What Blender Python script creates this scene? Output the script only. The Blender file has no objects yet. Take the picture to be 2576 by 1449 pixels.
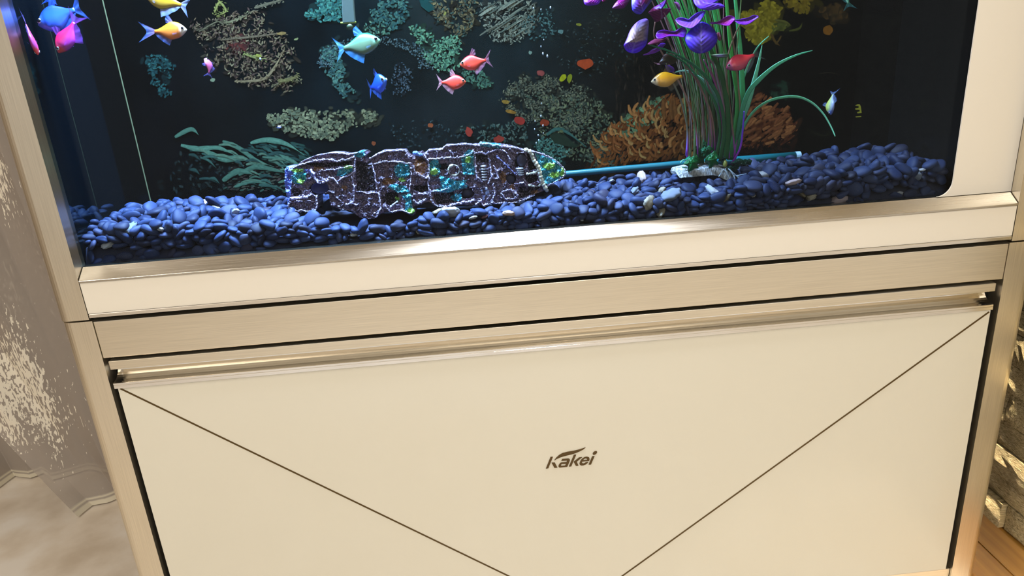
import bpy, bmesh, math, random
import numpy as np
from mathutils import Vector, Matrix, Quaternion, noise
from mathutils.geometry import tessellate_polygon

S = bpy.context.scene
COL = S.collection
DZ = 0.09            # the floor lies 9 cm below the drafting origin; everything is lifted by this at the end

# ------------------------------------------------------------------ camera
CAM = Vector((-0.10929, -0.82675, 0.84311))
PITCH, ROLL, YAW, FPX, W, H = 0.343425, -0.067973, 0.052048, 1800.0, 2576, 1449
_f = Vector((math.sin(YAW)*math.cos(PITCH), math.cos(YAW)*math.cos(PITCH), -math.sin(PITCH)))
_r0 = Vector((math.cos(YAW), -math.sin(YAW), 0)); _u0 = _r0.cross(_f)
CR = math.cos(ROLL)*_r0 + math.sin(ROLL)*_u0
CU = -math.sin(ROLL)*_r0 + math.cos(ROLL)*_u0
CF = _f
cam = bpy.data.objects.new('camera', bpy.data.cameras.new('camera')); COL.objects.link(cam)
cam.data.sensor_width = 36; cam.data.lens = FPX/W*36; cam.data.clip_start = 0.02; cam.data.clip_end = 60
cam.matrix_world = Matrix((CR, CU, -CF)).transposed().to_4x4()
cam.location = CAM + Vector((0, 0, DZ))
S.camera = cam

# ------------------------------------------------------------------ light and exposure
S.view_settings.view_transform = 'Standard'; S.view_settings.look = 'None'
S.view_settings.exposure = 0.0; S.view_settings.gamma = 1.0; S.view_settings.use_curve_mapping = False
S.cycles.caustics_refractive = False; S.cycles.caustics_reflective = False
S.cycles.max_bounces = 8; S.cycles.transparent_max_bounces = 24; S.cycles.sample_clamp_indirect = 4.0
world = bpy.data.worlds.new('room_air'); S.world = world; world.use_nodes = True
world.node_tree.nodes['Background'].inputs['Color'].default_value = (1.0, 0.965, 0.905, 1)
world.node_tree.nodes['Background'].inputs['Strength'].default_value = 0.84

def lamp(name, loc, target, size, size_y, power, color, spread=None):
    d = bpy.data.lights.new(name, 'AREA'); d.shape = 'RECTANGLE'; d.size = size; d.size_y = size_y
    d.energy = power; d.color = color
    if spread: d.spread = spread
    o = bpy.data.objects.new(name, d); COL.objects.link(o); o.location = Vector(loc) + Vector((0, 0, DZ))
    o.rotation_euler = (Vector(target)-Vector(loc)).to_track_quat('-Z', 'Y').to_euler()
    return o
lamp('ceiling_light', (-1.45, -0.95, 2.35), (-0.6, 0.0, 0.2), 1.1, 0.8, 22, (1.0, 0.94, 0.87))
lamp('right_fill_light', (0.35, -2.5, 2.3), (0.4, 0.0, 0.3), 0.8, 0.6, 22, (1.0, 0.91, 0.80))  # unseen lamp added to brighten the stone wall and right side
lamp('wall_wash_light', (0.655, 0.06, 2.1), (0.668, 0.06, 0.1), 0.06, 0.08, 5.5, (1.0, 0.84, 0.60), 0.5)
lamp('tank_lamp_blue', (-0.34, 0.088, 1.385), (-0.34, 0.088, 0.6), 0.44, 0.09, 36, (0.44, 0.64, 1.0), 1.9)
lamp('tank_lamp_white', (0.03, 0.088, 1.385), (0.05, 0.088, 0.6), 0.42, 0.09, 15, (0.90, 0.93, 1.0), 1.9)

# ------------------------------------------------------------------ helpers
def ray(px, py):
    return (CF + CR*((px-W/2)/FPX) - CU*((py-H/2)/FPX))
def at(px, py, Y):
    d = ray(px, py); return CAM + d*((Y-CAM.y)/d.y)
def srgb(r, g, b):
    f = lambda c: (c/255/12.92) if c/255 <= 0.04045 else ((c/255+0.055)/1.055)**2.4
    return (f(r), f(g), f(b))
def link(o, parent=None):
    COL.objects.link(o)
    if parent is not None:
        o.parent = parent; o.location = o.location - parent.location if parent.type == 'EMPTY' else o.location
    return o
def empty(name, loc, label, cat, group=None):
    o = bpy.data.objects.new(name, None); COL.objects.link(o); o.location = loc; o.empty_display_size = .02
    tag(o, label, cat, group); return o
def tag(o, label=None, cat=None, group=None, kind=None):
    if label: o['label'] = label
    if cat: o['category'] = cat
    if group: o['group'] = group
    if kind: o['kind'] = kind
    return o

class MB:
    """collects shapes in drafting coordinates; build() links them as one mesh object"""
    def __init__(s): s.v = []; s.f = []; s.c = []; s.m = []
    def add(s, V, F, col=None, mi=0):
        b = len(s.v); s.v += [tuple(p) for p in V]; s.f += [tuple(i+b for i in q) for q in F]
        if col is None: col = (1, 1, 1)
        s.c += (list(col) if isinstance(col[0], (tuple, list)) else [tuple(col)]*len(V)); s.m += [mi]*len(F)
        return s
    def box(s, x0, x1, y0, y1, z0, z1, col=None, mi=0):
        V = [(x, y, z) for x in (x0, x1) for y in (y0, y1) for z in (z0, z1)]
        return s.add(V, [(0,1,3,2),(4,6,7,5),(0,4,5,1),(2,3,7,6),(0,2,6,4),(1,5,7,3)], col, mi)
    def prism_x(s, prof, x0, x1, col=None):      # closed (y,z) profile run along x
        n = len(prof); V = [(x0, y, z) for y, z in prof] + [(x1, y, z) for y, z in prof]
        F = [(i, (i+1) % n, n+(i+1) % n, n+i) for i in range(n)]
        T = tessellate_polygon([[Vector((y, z, 0)) for y, z in prof]])
        F += [t[::-1] for t in T] + [tuple(n+i for i in t) for t in T]
        return s.add(V, F, col)
    def prism_z(s, prof, z0, z1, col=None):      # closed (x,y) profile run along z
        n = len(prof); V = [(x, y, z0) for x, y in prof] + [(x, y, z1) for x, y in prof]
        F = [(i, (i+1) % n, n+(i+1) % n, n+i) for i in range(n)]
        T = tessellate_polygon([[Vector((x, y, 0)) for x, y in prof]])
        F += [t[::-1] for t in T] + [tuple(n+i for i in t) for t in T]
        return s.add(V, F, col)
    def plate(s, loops, y0, y1, col=None):       # (x,z) outline with optional holes, thickness along y
        P = [Vector((x, z, 0)) for L in loops for x, z in L]; n = len(P)
        T = tessellate_polygon([[Vector((x, z, 0)) for x, z in L] for L in loops])
        V = [(p.x, y0, p.y) for p in P] + [(p.x, y1, p.y) for p in P]
        F = [tuple(t) for t in T] + [tuple(n+i for i in t[::-1]) for t in T]
        b = 0
        for L in loops:
            k = len(L); F += [(b+i, b+(i+1) % k, n+b+(i+1) % k, n+b+i) for i in range(k)]; b += k
        return s.add(V, F, col)
    def tube(s, pts, rad, k=8, col=None, cap=True, flat=1.0, side=None):
        pts = [Vector(p) for p in pts]; n = len(pts); rad = rad if hasattr(rad, '__len__') else [rad]*n
        V = []; F = []; C = []; prev = None
        for i, p in enumerate(pts):
            t = (pts[min(i+1, n-1)]-pts[max(i-1, 0)])
            t = t.normalized() if t.length > 1e-9 else Vector((0, 0, 1))
            if prev is None:
                a = side if side is not None else (Vector((0, 1, 0)) if abs(t.y) < .9 else Vector((1, 0, 0)))
                prev = (a - t*a.dot(t)).normalized()
            else: prev = (prev - t*prev.dot(t)).normalized()
            q = t.cross(prev)
            for j in range(k):
                a = 2*math.pi*j/k; V.append(p + (prev*math.cos(a)*flat + q*math.sin(a))*rad[i])
                if col is not None and isinstance(col[0], (tuple, list)): C.append(col[i])
        for i in range(n-1):
            for j in range(k): F.append((i*k+j, i*k+(j+1) % k, (i+1)*k+(j+1) % k, (i+1)*k+j))
        if cap: F.append(tuple(range(k))[::-1]); F.append(tuple((n-1)*k+j for j in range(k)))
        return s.add(V, F, C if C else col)
    def ball(s, c, r, n=10, m=6, col=None):
        rx, ry, rz = r if hasattr(r, '__len__') else (r, r, r); V = []; F = []
        for i in range(m+1):
            th = math.pi*i/m
            for j in range(n):
                a = 2*math.pi*j/n; V.append((c[0]+rx*math.sin(th)*math.cos(a), c[1]+ry*math.sin(th)*math.sin(a), c[2]+rz*math.cos(th)))
        for i in range(m):
            for j in range(n): F.append((i*n+j, (i+1)*n+j, (i+1)*n+(j+1) % n, i*n+(j+1) % n))
        return s.add(V, F, col)
    def build(s, name, mat, parent=None, smooth=False, bevel=0, label=None):
        me = bpy.data.meshes.new(name); me.from_pydata(s.v, [], s.f)
        ca = me.color_attributes.new('Col', 'FLOAT_COLOR', 'POINT')
        ca.data.foreach_set('color', [x for c in s.c for x in (c[0], c[1], c[2], c[3] if len(c) > 3 else 1.0)])
        for m in (mat if isinstance(mat, (list, tuple)) else [mat]): me.materials.append(m)
        me.polygons.foreach_set('material_index', s.m)
        me.polygons.foreach_set('use_smooth', [smooth]*len(me.polygons))
        me.validate(); me.update()
        bm = bmesh.new(); bm.from_mesh(me); bmesh.ops.recalc_face_normals(bm, faces=bm.faces); bm.to_mesh(me); bm.free()
        o = bpy.data.objects.new(name, me)
        if parent is None: COL.objects.link(o)
        else:
            COL.objects.link(o); o.parent = parent
            acc = Vector((0, 0, 0)); p = parent
            while p is not None: acc += p.location; p = p.parent
            o.location = -acc
        if bevel:
            md = o.modifiers.new('bevel', 'BEVEL'); md.width = bevel; md.segments = 2; md.limit_method = 'ANGLE'; md.angle_limit = .7
        if label: o['label'] = label
        return o

# ------------------------------------------------------------------ materials
def mat(name):
    m = bpy.data.materials.new(name); m.use_nodes = True
    return m, m.node_tree.nodes, m.node_tree.links, m.node_tree.nodes['Principled BSDF']
def plain(name, col, rough=.5, metal=0, spec=.5, coat=0, aniso=0):
    m, N, L, b = mat(name); b.inputs['Base Color'].default_value = (*col, 1); b.inputs['Roughness'].default_value = rough
    b.inputs['Metallic'].default_value = metal; b.inputs['Specular IOR Level'].default_value = spec
    b.inputs['Coat Weight'].default_value = coat; b.inputs['Anisotropic'].default_value = aniso
    return m
def tex_coord(N, L, scale, kind='Object'):
    c = N.new('ShaderNodeTexCoord'); mp = N.new('ShaderNodeMapping'); mp.inputs['Scale'].default_value = scale
    L.new(c.outputs[kind], mp.inputs['Vector']); return mp
def ramp(N, stops):
    r = N.new('ShaderNodeValToRGB'); e = r.color_ramp.elements
    while len(e) < len(stops): e.new(.5)
    for x, (p, c) in zip(e, stops): x.position = p; x.color = (*c, 1)
    return r
def noisy(name, stops, scale, rough=.6, detail=5, bump=.2, bscale=None, metal=0, spec=.5, dist=.002):
    m, N, L, b = mat(name)
    mp = tex_coord(N, L, scale); n = N.new('ShaderNodeTexNoise'); n.inputs['Scale'].default_value = 1; n.inputs['Detail'].default_value = detail
    L.new(mp.outputs[0], n.inputs['Vector']); r = ramp(N, stops); L.new(n.outputs['Fac'], r.inputs['Fac']); L.new(r.outputs[0], b.inputs['Base Color'])
    b.inputs['Roughness'].default_value = rough; b.inputs['Metallic'].default_value = metal; b.inputs['Specular IOR Level'].default_value = spec
    if bump:
        bp = N.new('ShaderNodeBump'); bp.inputs['Strength'].default_value = bump; bp.inputs['Distance'].default_value = dist
        if bscale:
            mp2 = tex_coord(N, L, bscale); n2 = N.new('ShaderNodeTexNoise'); n2.inputs['Scale'].default_value = 1; n2.inputs['Detail'].default_value = 4
            L.new(mp2.outputs[0], n2.inputs['Vector']); L.new(n2.outputs['Fac'], bp.inputs['Height'])
        else: L.new(n.outputs['Fac'], bp.inputs['Height'])
        L.new(bp.outputs[0], b.inputs['Normal'])
    return m
def brushed(name, horizontal=True, col=(.77, .70, .57), rough=.3):
    m, N, L, b = mat(name)
    sc = (14, 900, 900) if horizontal else (900, 900, 14)
    mp = tex_coord(N, L, sc); n = N.new('ShaderNodeTexNoise'); n.inputs['Scale'].default_value = 1; n.inputs['Detail'].default_value = 3
    L.new(mp.outputs[0], n.inputs['Vector'])
    r = ramp(N, [(.3, tuple(c*.93 for c in col)), (.7, tuple(min(1, c*1.07) for c in col))]); L.new(n.outputs['Fac'], r.inputs['Fac']); L.new(r.outputs[0], b.inputs['Base Color'])
    b.inputs['Metallic'].default_value = 1.0; b.inputs['Anisotropic'].default_value = .5
    mr = N.new('ShaderNodeMapRange'); mr.inputs['To Min'].default_value = rough-.05; mr.inputs['To Max'].default_value = rough+.08
    L.new(n.outputs['Fac'], mr.inputs['Value']); L.new(mr.outputs[0], b.inputs['Roughness'])
    bp = N.new('ShaderNodeBump'); bp.inputs['Strength'].default_value = .05; bp.inputs['Distance'].default_value = .0005
    L.new(n.outputs['Fac'], bp.inputs['Height']); L.new(bp.outputs[0], b.inputs['Normal'])
    return m
def vcol(name, rough=.5, spec=.5, noise_amt=0, scale=200, bump=0, alpha=None, trans=0, coat=0):
    """surface colour from the mesh's own colour attribute, with a little fine mottling"""
    m, N, L, b = mat(name); a = N.new('ShaderNodeAttribute'); a.attribute_name = 'Col'
    src = a.outputs['Color']
    if noise_amt or bump:
        mp = tex_coord(N, L, (scale,)*3); n = N.new('ShaderNodeTexNoise'); n.inputs['Scale'].default_value = 1; n.inputs['Detail'].default_value = 5
        L.new(mp.outputs[0], n.inputs['Vector'])
    if noise_amt:
        mr = N.new('ShaderNodeMapRange'); mr.inputs['To Min'].default_value = 1-noise_amt; mr.inputs['To Max'].default_value = 1+noise_amt
        mr.inputs['From Min'].default_value = .3; mr.inputs['From Max'].default_value = .7
        L.new(n.outputs['Fac'], mr.inputs['Value'])
        vm = N.new('ShaderNodeVectorMath'); vm.operation = 'SCALE'; L.new(src, vm.inputs[0]); L.new(mr.outputs[0], vm.inputs['Scale']); src = vm.outputs[0]
    L.new(src, b.inputs['Base Color']); b.inputs['Roughness'].default_value = rough; b.inputs['Specular IOR Level'].default_value = spec
    b.inputs['Coat Weight'].default_value = coat
    if bump:
        bp = N.new('ShaderNodeBump'); bp.inputs['Strength'].default_value = bump; bp.inputs['Distance'].default_value = .001
        L.new(n.outputs['Fac'], bp.inputs['Height']); L.new(bp.outputs[0], b.inputs['Normal'])
    if alpha == 'attr': L.new(a.outputs['Alpha'], b.inputs['Alpha'])
    elif alpha is not None: b.inputs['Alpha'].default_value = alpha
    if trans:
        tr = N.new('ShaderNodeBsdfTranslucent'); L.new(src, tr.inputs['Color']); mx = N.new('ShaderNodeMixShader'); mx.inputs[0].default_value = trans
        out = N['Material Output']; L.new(b.outputs[0], mx.inputs[1]); L.new(tr.outputs[0], mx.inputs[2])
        if alpha == 'attr' or alpha is not None:
            tp = N.new('ShaderNodeBsdfTransparent'); m2 = N.new('ShaderNodeMixShader')
            if alpha == 'attr': L.new(a.outputs['Alpha'], m2.inputs[0])
            else: m2.inputs[0].default_value = alpha
            b.inputs['Alpha'].default_value = 1
            for lk in list(b.inputs['Alpha'].links): L.remove(lk)
            L.new(tp.outputs[0], m2.inputs[1]); L.new(mx.outputs[0], m2.inputs[2]); L.new(m2.outputs[0], out.inputs['Surface'])
        else: L.new(mx.outputs[0], out.inputs['Surface'])
    return m
M = {}
M['steel_h'] = brushed('brushed_champagne_steel_horizontal', True)
M['steel_dim'] = brushed('brushed_champagne_steel_dimmed', True, (.56, .51, .43), .24)  # same champagne steel, base colour lowered to paint in the sill's dimmer reflection
M['steel_v'] = brushed('brushed_champagne_steel_vertical', False)
M['polish'] = brushed('polished_steel', True, (.80, .77, .72), .12)
M['cream'] = plain('cream_lacquer', srgb(230, 223, 208), .32, spec=.4)
M['door'] = plain('cream_door_glass', srgb(220, 215, 198), .16, spec=.5)
M['black'] = plain('black_recess', (.004, .004, .004), .7, spec=.2)
M['gloss_black'] = plain('black_tank_panel', (.003, .0035, .0038), .2, spec=.12)
M['bronze'] = plain('dark_bronze_inlay', srgb(82, 62, 20), .45, metal=.3)
M['logo'] = plain('bronze_lettering', srgb(84, 62, 22), .4, metal=.3)
def glass_mat(name, tint=(1, 1, 1), refl=.04, fac=None):
    m, N, L, b = mat(name); N.remove(b); out = N['Material Output']
    t = N.new('ShaderNodeBsdfTransparent'); t.inputs['Color'].default_value = (*tint, 1)
    g = N.new('ShaderNodeBsdfGlossy'); g.inputs['Roughness'].default_value = .02; mx = N.new('ShaderNodeMixShader')
    fr = N.new('ShaderNodeFresnel'); fr.inputs['IOR'].default_value = 0.84
    L.new(fr.outputs[0], mx.inputs[0]); L.new(t.outputs[0], mx.inputs[1]); L.new(g.outputs[0], mx.inputs[2]); L.new(mx.outputs[0], out.inputs['Surface'])
    return m
M['glass'] = glass_mat('clear_front_glass', (.80, .84, .86))
m, N, L, b = mat('dark_side_glass'); M['side_glass'] = m
b.inputs['Base Color'].default_value = (.002, .004, .006, 1); b.inputs['Roughness'].default_value = .03
gl = N.new('ShaderNodeBsdfGlossy'); gl.inputs['Color'].default_value = (.25, .48, .52, 1); gl.inputs['Roughness'].default_value = .03
mx = N.new('ShaderNodeMixShader'); mx.inputs[0].default_value = .13; L.new(b.outputs[0], mx.inputs[1]); L.new(gl.outputs[0], mx.inputs[2]); L.new(mx.outputs[0], N['Material Output'].inputs['Surface'])
M['edge'] = plain('pale_glass_edge', (.20, .22, .11), .3)
# ------------------------------------------------------------------ the room
FL = -0.09
M['floor'] = noisy('tan_stone_tile', [(.32, srgb(212, 197, 176)), (.5, srgb(232, 220, 202)), (.68, srgb(245, 238, 226))], (9, 9, 9), .35, 10, .15, (60, 60, 60), dist=.001)
mb = MB(); mb.box(-2.2, 2.6, -3.2, .80, FL-.05, FL); fl = mb.build('floor', M['floor']); fl['kind'] = 'structure'
M['wall'] = noisy('grey_beige_wall', [(.3, srgb(158, 146, 134)), (.7, srgb(176, 164, 150))], (3, 3, 3), .7, 3, .05)
mb = MB(); mb.box(-2.2, .80, .80, .88, FL, 2.5); o = mb.build('wall_back', M['wall']); o['kind'] = 'structure'
M['skirt'] = plain('pale_skirting', srgb(196, 186, 172), .35)
mb = MB(); mb.prism_x([(.80, FL), (.775, FL), (.775, .0), (.783, .006), (.783, .03), (.80, .036)], -2.2, .70); o = mb.build('baseboard_back', M['skirt']); o['kind'] = 'structure'
mb = MB(); mb.prism_x([(.775, .0), (.770, .003), (.775, .008), (.783, .008), (.783, .0)], -2.2, .70, None); o = mb.build('trim_1', plain('white_trim', srgb(236, 230, 216), .3)); o['kind'] = 'structure'

mb = MB(); mb.box(-2.28, -2.2, -3.2, .80, FL, 2.5); o = mb.build('wall_left', M['wall']); o['kind'] = 'structure'

mb = MB(); mb.box(-2.2, 2.6, -3.2, .80, 2.50, 2.56); o = mb.build('ceiling', plain('off_white_ceiling', srgb(225, 218, 205), .8)); o['kind'] = 'structure'

# stacked ledger stone wall on the right, perpendicular to the tank, above a timber skirting
rng = random.Random(11)
mb = MB(); mb.box(.716, .80, -.22, .80, FL, 1.6); wr = mb.build('wall_right', plain('wall_mortar', srgb(70, 58, 40), .9)); wr['kind'] = 'structure'
M['stone'] = noisy('split_ledger_stone', [(.3, srgb(128, 110, 74)), (.5, srgb(206, 186, 140)), (.62, srgb(228, 210, 166)), (.75, srgb(246, 240, 220))], (28, 28, 40), .8, 8, .7, (60, 60, 60), dist=.004)
def oinfo_tint(m, lo, hi):
    N, L = m.node_tree.nodes, m.node_tree.links; b = N['Principled BSDF']; src = b.inputs['Base Color'].links[0].from_socket
    oi = N.new('ShaderNodeObjectInfo'); mr = N.new('ShaderNodeMapRange'); mr.inputs['To Min'].default_value = lo; mr.inputs['To Max'].default_value = hi
    L.new(oi.outputs['Random'], mr.inputs['Value']); vm = N.new('ShaderNodeVectorMath'); vm.operation = 'SCALE'
    L.new(src, vm.inputs[0]); L.new(mr.outputs[0], vm.inputs['Scale']); L.new(vm.outputs[0], b.inputs['Base Color'])
oinfo_tint(M['stone'], .62, 1.1)
def stone_mesh(seed):
    bm = bmesh.new(); bmesh.ops.create_grid(bm, x_segments=7, y_segments=4, size=.5)
    for v in bm.verts:
        u, w = v.co.x, v.co.y; e = min((.5-abs(u))*3, .5-abs(w))
        d = .006*noise.noise(Vector((u*1.6+seed*7, w*1.4, 1.3))) + .0035*noise.noise(Vector((u*6, w*5+seed*3, 4.1)))
        jag = .05*noise.noise(Vector((u*5+seed, w*5, 9)))
        v.co = Vector((-(.010+d)*(1 if e > .05 else .72), u*.99+jag*.3, w*.975+jag*.35))
    ret = bmesh.ops.extrude_face_region(bm, geom=bm.faces[:])
    for g in ret['geom']:
        if isinstance(g, bmesh.types.BMVert): g.co.x = .018
    bmesh.ops.recalc_face_normals(bm, faces=bm.faces)
    me = bpy.data.meshes.new('stone'); bm.to_mesh(me); bm.free(); me.materials.append(M['stone']); return me
stones = [stone_mesh(i) for i in range(7)]
z = .042; row = 0
while z < 1.5:
    hgt = rng.uniform(.040, .052); y = -.22
    while y < .72:
        ln = rng.uniform(.07, .2)
        if y + ln > .74: ln = .74-y
        if ln > .025:
            o = bpy.data.objects.new('stone', stones[rng.randrange(7)]); COL.objects.link(o); o.parent = wr
            o.location = (.706+rng.uniform(-.006, .004), y+ln/2, z+hgt/2); o.scale = (1, ln, hgt)
            if rng.random() < .5: o.rotation_euler = (math.pi, 0, 0)
        y += ln
    z += hgt; row += 1
M['timber'] = noisy('golden_timber', [(.3, srgb(164, 116, 48)), (.7, srgb(208, 158, 78))], (14, 2, 60), .4, 6, .1)
sk = MB().box(.704, .716, -.22, .77, FL, .041).build('baseboard_right', M['timber']); sk['kind'] = 'structure'
for z0, z1 in ((FL+.001, -.0175), (-.0160, .0395)):
    MB().box(.697, .7045, -.22, .77, z0, z1).build('plank', M['timber'], sk, bevel=.0012)

# ------------------------------------------------------------------ sheer curtain at the left
cur = empty('sheer_curtain', (-1.1, .62, FL), 'sheer grey floor-length curtain with white flocked streaks left of the aquarium', 'curtain')
m, N, L, b = mat('grey_sheer_with_flock'); M['curtain'] = m
out = N['Material Output']
def tn(sc, det=4, dist=0, w=(1, 1, 1)):
    mp = tex_coord(N, L, w); n = N.new('ShaderNodeTexNoise'); n.inputs['Scale'].default_value = sc; n.inputs['Detail'].default_value = det; n.inputs['Distortion'].default_value = dist
    L.new(mp.outputs[0], n.inputs['Vector']); return n
def gt(a, thr, soft=.01):
    r = N.new('ShaderNodeMapRange'); r.inputs['From Min'].default_value = thr-soft; r.inputs['From Max'].default_value = thr+soft; L.new(a, r.inputs['Value']); return r.outputs[0]
def mul(a, c):
    r = N.new('ShaderNodeMath'); r.operation = 'MULTIPLY'; L.new(a, r.inputs[0])
    (L.new(c, r.inputs[1]) if not isinstance(c, float) else setattr(r.inputs[1], 'default_value', c)); return r.outputs[0]
def addn(a, c):
    r = N.new('ShaderNodeMath'); r.operation = 'ADD'; L.new(a, r.inputs[0])
    (L.new(c, r.inputs[1]) if not isinstance(c, float) else setattr(r.inputs[1], 'default_value', c)); return r.outputs[0]
fine = tn(1, 4, .3, (250, 250, 62)); at_ = N.new('ShaderNodeAttribute'); at_.attribute_name = 'Col'
sep = N.new('ShaderNodeSeparateColor'); L.new(at_.outputs['Color'], sep.inputs[0])
dens = sep.outputs[0]                       # how thick the woven-in flock lies at this spot of the cloth
flock = gt(addn(fine.outputs['Fac'], mul(dens, .28)), .735, .012)
hem = sep.outputs[1]
mixc = N.new('ShaderNodeMix'); mixc.data_type = 'RGBA'; L.new(flock, mixc.inputs[0]); mixc.inputs[6].default_value = (*srgb(174, 163, 152), 1); mixc.inputs[7].default_value = (*srgb(238, 230, 212), 1)
mix2 = N.new('ShaderNodeMix'); mix2.data_type = 'RGBA'; L.new(hem, mix2.inputs[0]); L.new(mixc.outputs[2], mix2.inputs[6]); mix2.inputs[7].default_value = (*srgb(222, 214, 192), 1)
L.new(mix2.outputs[2], b.inputs['Base Color']); b.inputs['Roughness'].default_value = .8; b.inputs['Specular IOR Level'].default_value = .2
tp = N.new('ShaderNodeBsdfTransparent'); mx = N.new('ShaderNodeMixShader')
op = N.new('ShaderNodeMath'); op.operation = 'MAXIMUM'; L.new(flock, op.inputs[0]); L.new(hem, op.inputs[1])
r = N.new('ShaderNodeMapRange'); r.inputs['To Min'].default_value = .66; r.inputs['To Max'].default_value = .97; L.new(op.outputs[0], r.inputs['Value'])
L.new(r.outputs[0], mx.inputs[0]); L.new(tp.outputs[0], mx.inputs[1]); L.new(b.outputs[0], mx.inputs[2]); L.new(mx.outputs[0], out.inputs['Surface'])

def interp_poly(P, t):
    x = t*(len(P)-1); i = min(int(x), len(P)-2); u = x-i; u = u*u*(3-2*u)*.35+u*.65
    return Vector(P[i]).lerp(Vector(P[i+1]), u)
def curtain(hemline, topline, name, dens_fn, zt=1.15, zb=FL+.004, nu=140, nv=90, lift=0):
    mb = MB(); V = []; C = []; F = []
    for j in range(nv+1):
        v = (j/nv)**1.6
        for i in range(nu+1):
            u = i/nu; a = interp_poly(hemline, u); c = interp_poly(topline, u)
            k = 1-(1-v)**1.8 if lift else v
            x = a.x*(1-k)+c.x*k; y = a.y*(1-k)+c.y*k
            z = zb+(zt-zb)*v
            y += .006*math.sin(u*37+v*3)*(.3+v)
            hemw = .022
            h = 1.0 if z-zb < hemw and not (abs(z-zb-.0125) < .0012 or abs(z-zb-.0205) < .0008) else 0.0
            V.append((x, y, z)); C.append((dens_fn(x, y, z), h, 0))
    for j in range(nv):
        for i in range(nu): p = j*(nu+1)+i; F.append((p, p+1, p+nu+2, p+nu+1))
    mb.add(V, F, C); return mb.build(name, M['curtain'], cur, smooth=True)
def screen(x, y, z):
    d = Vector((x, y, z))-CAM; w = d.dot(CF); return (W/2+FPX*d.dot(CR)/w, H/2-FPX*d.dot(CU)/w)
def clamp01(v): return max(0.0, min(1.0, v))
def flock_front(x, y, z):
    # streaky clusters of the woven pattern: one high up the cloth, one broad band low down that tails off to the hem
    n = noise.noise(Vector((x*22+y*10, y*6, z*3.0))); n2 = noise.noise(Vector((x*60, y*30, z*7)))
    s = x + 1.0 + .25*(z-.1)                 # runs across the cloth, slanting with the fold
    lo = clamp01(1.15-abs(z-.20-.35*(-.08-s))/.20) * clamp01(1.3-abs(s+.10)/.16)
    hi = clamp01(1.1-abs(z-.66)/.13) * clamp01(1.25-abs(x+1.02)/.05)
    lo = lo*1.15 + .45*n+.15*n2; hi = hi*1.1 + .4*n
    return clamp01(max(lo, hi, .0))
def flock_back(x, y, z):
    return clamp01(.35*noise.noise(Vector((x*25, 3, z*4)))+.4*clamp01((z-.1)/.2))
curtain([(-1.012, .538), (-1.000, .580), (-.970, .580), (-.950, .600), (-.92, .56), (-.88, .61), (-.82, .56), (-.76, .61), (-.69, .57), (-.62, .60)],
        [(-1.52, .70), (-1.38, .60), (-1.28, .68), (-1.18, .60), (-1.10, .68), (-1.0, .60), (-.88, .66), (-.78, .60), (-.69, .66), (-.6, .60)], 'front_panel', flock_front, lift=1)
curtain([(-1.50, .66), (-1.40, .72), (-1.33, .66), (-1.265, .690), (-1.255, .735), (-1.21, .715), (-1.19, .735), (-1.15, .70), (-1.08, .73), (-1.0, .70)],
        [(-2.0, .70), (-1.85, .75), (-1.70, .69), (-1.55, .75), (-1.42, .69), (-1.3, .75), (-1.2, .69), (-1.1, .75), (-1.05, .7), (-1.0, .74)], 'rear_panel', flock_back)

# ------------------------------------------------------------------ aquarium on its cabinet
AQ0 = .5525
aq = empty('aquarium', (0, .2, AQ0), 'long rimmed aquarium with champagne metal posts and cream trim standing on the cabinet', 'aquarium')
def post_prof(xi, xo, d, r=.012, y0=0):
    s = 1 if xo > xi else -1; P = [(xi, y0), (xo-s*r, y0)]
    for k in range(1, 7):
        a = k/6*math.pi/2; P.append((xo-s*r+s*r*math.sin(a), y0+r-r*math.cos(a)))
    return P+[(xo, y0+d), (xi, y0+d)]
ZT = 1.42
MB().box(-.6085, -.5870, .0250, .42, AQ0, ZT).build('side_cladding', M['steel_v'], aq)
MB().box(.5760, .6105, .0250, .42, AQ0, ZT).build('side_cladding', M['steel_v'], aq)
MB().prism_z(post_prof(-.5722, -.6085, .0245), AQ0, ZT).build('left_post', M['steel_v'], aq, smooth=False)
MB().prism_z(post_prof(.5718, .6105, .0245), AQ0, ZT).build('right_post', M['steel_v'], aq)
MB().prism_x([(-.0012, .5990), (-.0012, .6012), (.0160, .6135), (.030, .6135), (.030, .5990)], -.5715, .571).build('sill', M['steel_dim'], aq, bevel=.0004)
MB().box(-.5715, .571, .0000, .02, .5598, .5988).build('front_trim', M['cream'], aq, bevel=.0006, label='cream lacquered strip')
MB().prism_x([(-.0012, .5552), (-.0012, .5590), (.0, .5597), (.02, .5597), (.02, .5552)], -.5705, .570).build('lower_lip', M['polish'], aq)
MB().box(-.5718, .5714, .0172, .0250, .6136, 1.40).build('front_glass', M['glass'], aq)
# cream side band behind the glass edge, with the rounded lower corner of the viewing window
Rr = .0185; band = [(.4930, 1.40), (.4930, .6140+Rr)]
for k in range(1, 9):
    a = k/8*math.pi/2; band.append((.4930-Rr+Rr*math.cos(a), .6140+Rr-Rr*math.sin(a)))
band += [(.4745, .6138), (.5714, .6138), (.5714, 1.40)]
MB().plate([band], .0150, .0169).build('side_band', M['cream'], aq, label='cream band beside the viewing window')
MB().box(-.5860, -.5790, .0252, .176, .60, 1.40).build('left_side_glass', M['side_glass'], aq)
MB().box(.5000, .506, .0252, .176, .60, 1.40).build('filter_divider', M['gloss_black'], aq, label='glossy black inner wall')
MB().box(-.585, .5700, .1765, .186, .60, 1.40).build('back_panel', M['gloss_black'], aq)
MB().box(-.5716, .5713, .03, .40, .5560, .6118).build('bottom_tray', M['black'], aq)
MB().box(-.5722, .5718, .186, .40, .612, 1.40).build('rear_filter_chamber', M['black'], aq)
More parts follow.
